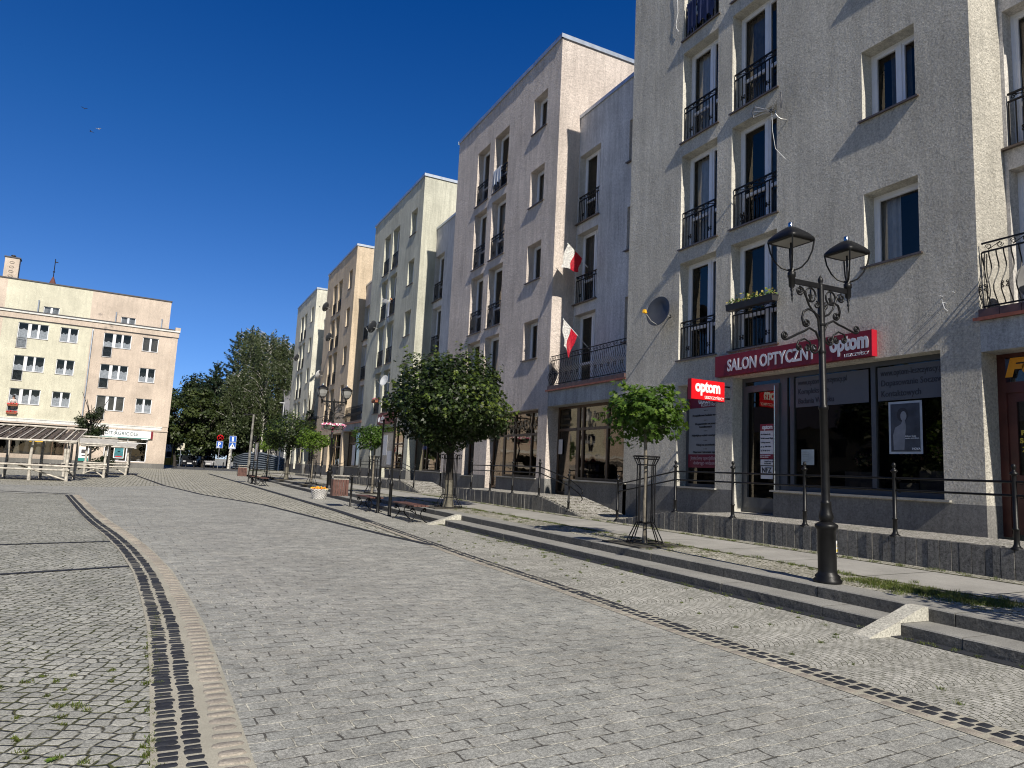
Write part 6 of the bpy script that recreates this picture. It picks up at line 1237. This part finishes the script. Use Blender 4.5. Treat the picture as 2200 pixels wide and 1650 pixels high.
# birds
for k,(x,y,z,r) in enumerate(((-7.77,60,27.31,.2),(-7.13,60,25.60,1.0),(-6.67,60,25.95,-.5))):
    t=thing('bird',('highest of the three tiny birds in the sky','lowest dark bird of the three tiny birds in the sky','rightmost pale bird of the three tiny birds in the sky')[k],'bird',(x,y,z),r,'birds in the sky'); b=MB(); b.lathe([(.001,-.10),(.025,-.04),(.028,.03),(.018,.07),(.001,.10)],n=8,mat=Matrix.Rotation(math.pi/2,4,'X'))
    for s in (1,-1): b.add([(0,-.03,.01),(0,.05,.01),(s*.12,.03,.06),(s*.26,-.06,.04),(s*.12,-.04,.055)],[(0,1,2,3,4)])
    b.add([(-.01,.08,0),(.01,.08,0),(.04,.17,0),(0,.13,0),(-.04,.17,0)],[(0,1,2,3,4)]); b.build('body',m_dk1 if k<2 else m_white,t)
# ---------------------------------------------------------------- weeds and grass
m_g1=leafm('grass_blades',(.05,.085,.012),(.12,.15,.03),.3,3); m_g2=leafm('dry_grass',(.16,.15,.06),(.10,.12,.03),.3,3)
def tufts(name,spots,n,h,mats,seed,zf):
    g=np.random.default_rng(seed); b=[];
    S_=np.array(spots); idx=g.integers(0,len(S_),n); P=S_[idx,:2]+g.normal(size=(n,2))*S_[idx,2:3]; a=g.uniform(0,6.28,n); L=g.uniform(.4,1.2,n)*h; w_=.0022+.0012*g.uniform(size=n); lean=g.uniform(.2,1.3,n)*L
    z=np.array([zf(p[0]) for p in P]); ca,sa=np.cos(a),np.sin(a); V=np.zeros((n,3,3)); V[:,0]=np.stack([P[:,0]-sa*w_,P[:,1]+ca*w_,z],1); V[:,1]=np.stack([P[:,0]+sa*w_,P[:,1]-ca*w_,z],1); V[:,2]=np.stack([P[:,0]+ca*lean,P[:,1]+sa*lean,z+L],1)
    me=bpy.data.meshes.new(name); me.vertices.add(n*3); me.vertices.foreach_set('co',V.reshape(-1).astype(np.float32)); me.loops.add(n*3); me.loops.foreach_set('vertex_index',np.arange(n*3,dtype=np.int32)); me.polygons.add(n); me.polygons.foreach_set('loop_start',np.arange(0,n*3,3,dtype=np.int32))
    for m in mats: me.materials.append(m)
    me.polygons.foreach_set('material_index',(g.uniform(size=n)<.35).astype(np.int32)); me.update(calc_edges=True); me.validate(); o=mkobj(name,me); o['kind']='stuff'; return o
rs=random.Random(77); swz=lambda x:.232+(x-6.9)*.020 if x>6.5 else 0.008
sp=[(7.74+rs.gauss(0,.05),rs.uniform(2.5,24),.03) for _ in range(160)]+[(7.42+rs.gauss(0,.16),rs.uniform(4.0,5.7),.05) for _ in range(190)]+[(9.28+rs.gauss(0,.05),rs.uniform(3,26),.03) for _ in range(120)]+[(7.1+rs.uniform(-.1,.9),rs.uniform(3,22),.03) for _ in range(60)]+[(7.3+rs.gauss(0,.25),9.2+rs.gauss(0,.3),.03) for _ in range(20)]
tufts('grass',sp,24000,.035,[m_g1,m_g2],1,swz)
sp=[(6.03+rs.gauss(0,.035),rs.uniform(3,16),.02) for _ in range(90)]+[(5.8+rs.gauss(0,.2),rs.uniform(9,13),.03) for _ in range(30)]+[(4.4+rs.uniform(0,1.5),rs.uniform(2.5,14),.012) for _ in range(60)]
tufts('grass',sp,5000,.022,[m_g1,m_g2],2,lambda x:.009)
sp=[(rs.uniform(-1.5,.0),rs.uniform(2.9,5.2),rs.uniform(.006,.018)) for _ in range(120)]+[(.10+rs.gauss(0,.02),rs.uniform(2.9,7),.012) for _ in range(70)]
tufts('moss_and_weeds',sp,9000,.014,[m_g1,m_g2],3,lambda x:.005)
# small broad-leaved weeds between the setts
for k,(x,y) in enumerate(((-.62,3.02),(-.93,3.28),(-.37,2.98),(-.28,3.62),(-.72,3.95))):
    b=MB(); rs=random.Random(k)
    for i in range(9):
        a=i*2.4; l=rs.uniform(.018,.036); w_=l*.32; c,s=math.cos(a),math.sin(a); b.add([(0,0,.002),(c*l*.5-s*w_,s*l*.5+c*w_,.010),(c*l,s*l,.006),(c*l*.5+s*w_,s*l*.5-c*w_,.010)],[(0,1,2,3)])
    o=b.build('weed',leafm('weed_leaves_%d'%k,(.07,.13,.02),(.12,.18,.03),.3) if k==0 else bpy.data.materials['weed_leaves_0'],None,(x,y,.006)); tag(o,'small leafy weed rosette growing between the grey setts in the left foreground','weed','leafy weeds between the setts')
b=MB(); b.add([(-.012,0,.008),(0,-.006,.010),(.016,.002,.012),(0,.009,.013)],[(0,1,2,3)]); tag(b.build('fallen_leaf',m_yl,None,(-.66,3.70,.004)),'single yellow fallen leaf on the grey setts in the left foreground','leaf')

maple("round street maple at the lower right, mostly outside the picture, that shades the slabs there",7.3,1.55,.25,0,.05,2.35,.70,.46,.44,1500,.09,[lf_b,lf_b2],.5,61)
broadleaf('large dark tree on the unseen side of the square, mirrored in the shop glass',-13,24,9,3.6,5,5000,lf_bg2,71,.3,'broadleaf_tree','trees on the unseen side of the square'); broadleaf('second dark tree on the unseen side of the square, nearer the camera',-15,15,8,3.4,4.6,5000,lf_bg2,72,.3,'broadleaf_tree','trees on the unseen side of the square')

broadleaf('far dark hedge of trees closing the street under the limes',3.5,132,9,7.5,4.2,7000,lf_bg2,81,.4,'broadleaf_tree',ry=2); broadleaf('far dark trees behind the yellow kiosk',-3.5,128,10,5,5,5000,lf_bg2,82,.4,'broadleaf_tree'); broadleaf('far dark trees behind the corrugated fence',13.5,118,10,6,5,6000,lf_bg2,83,.4,'broadleaf_tree')
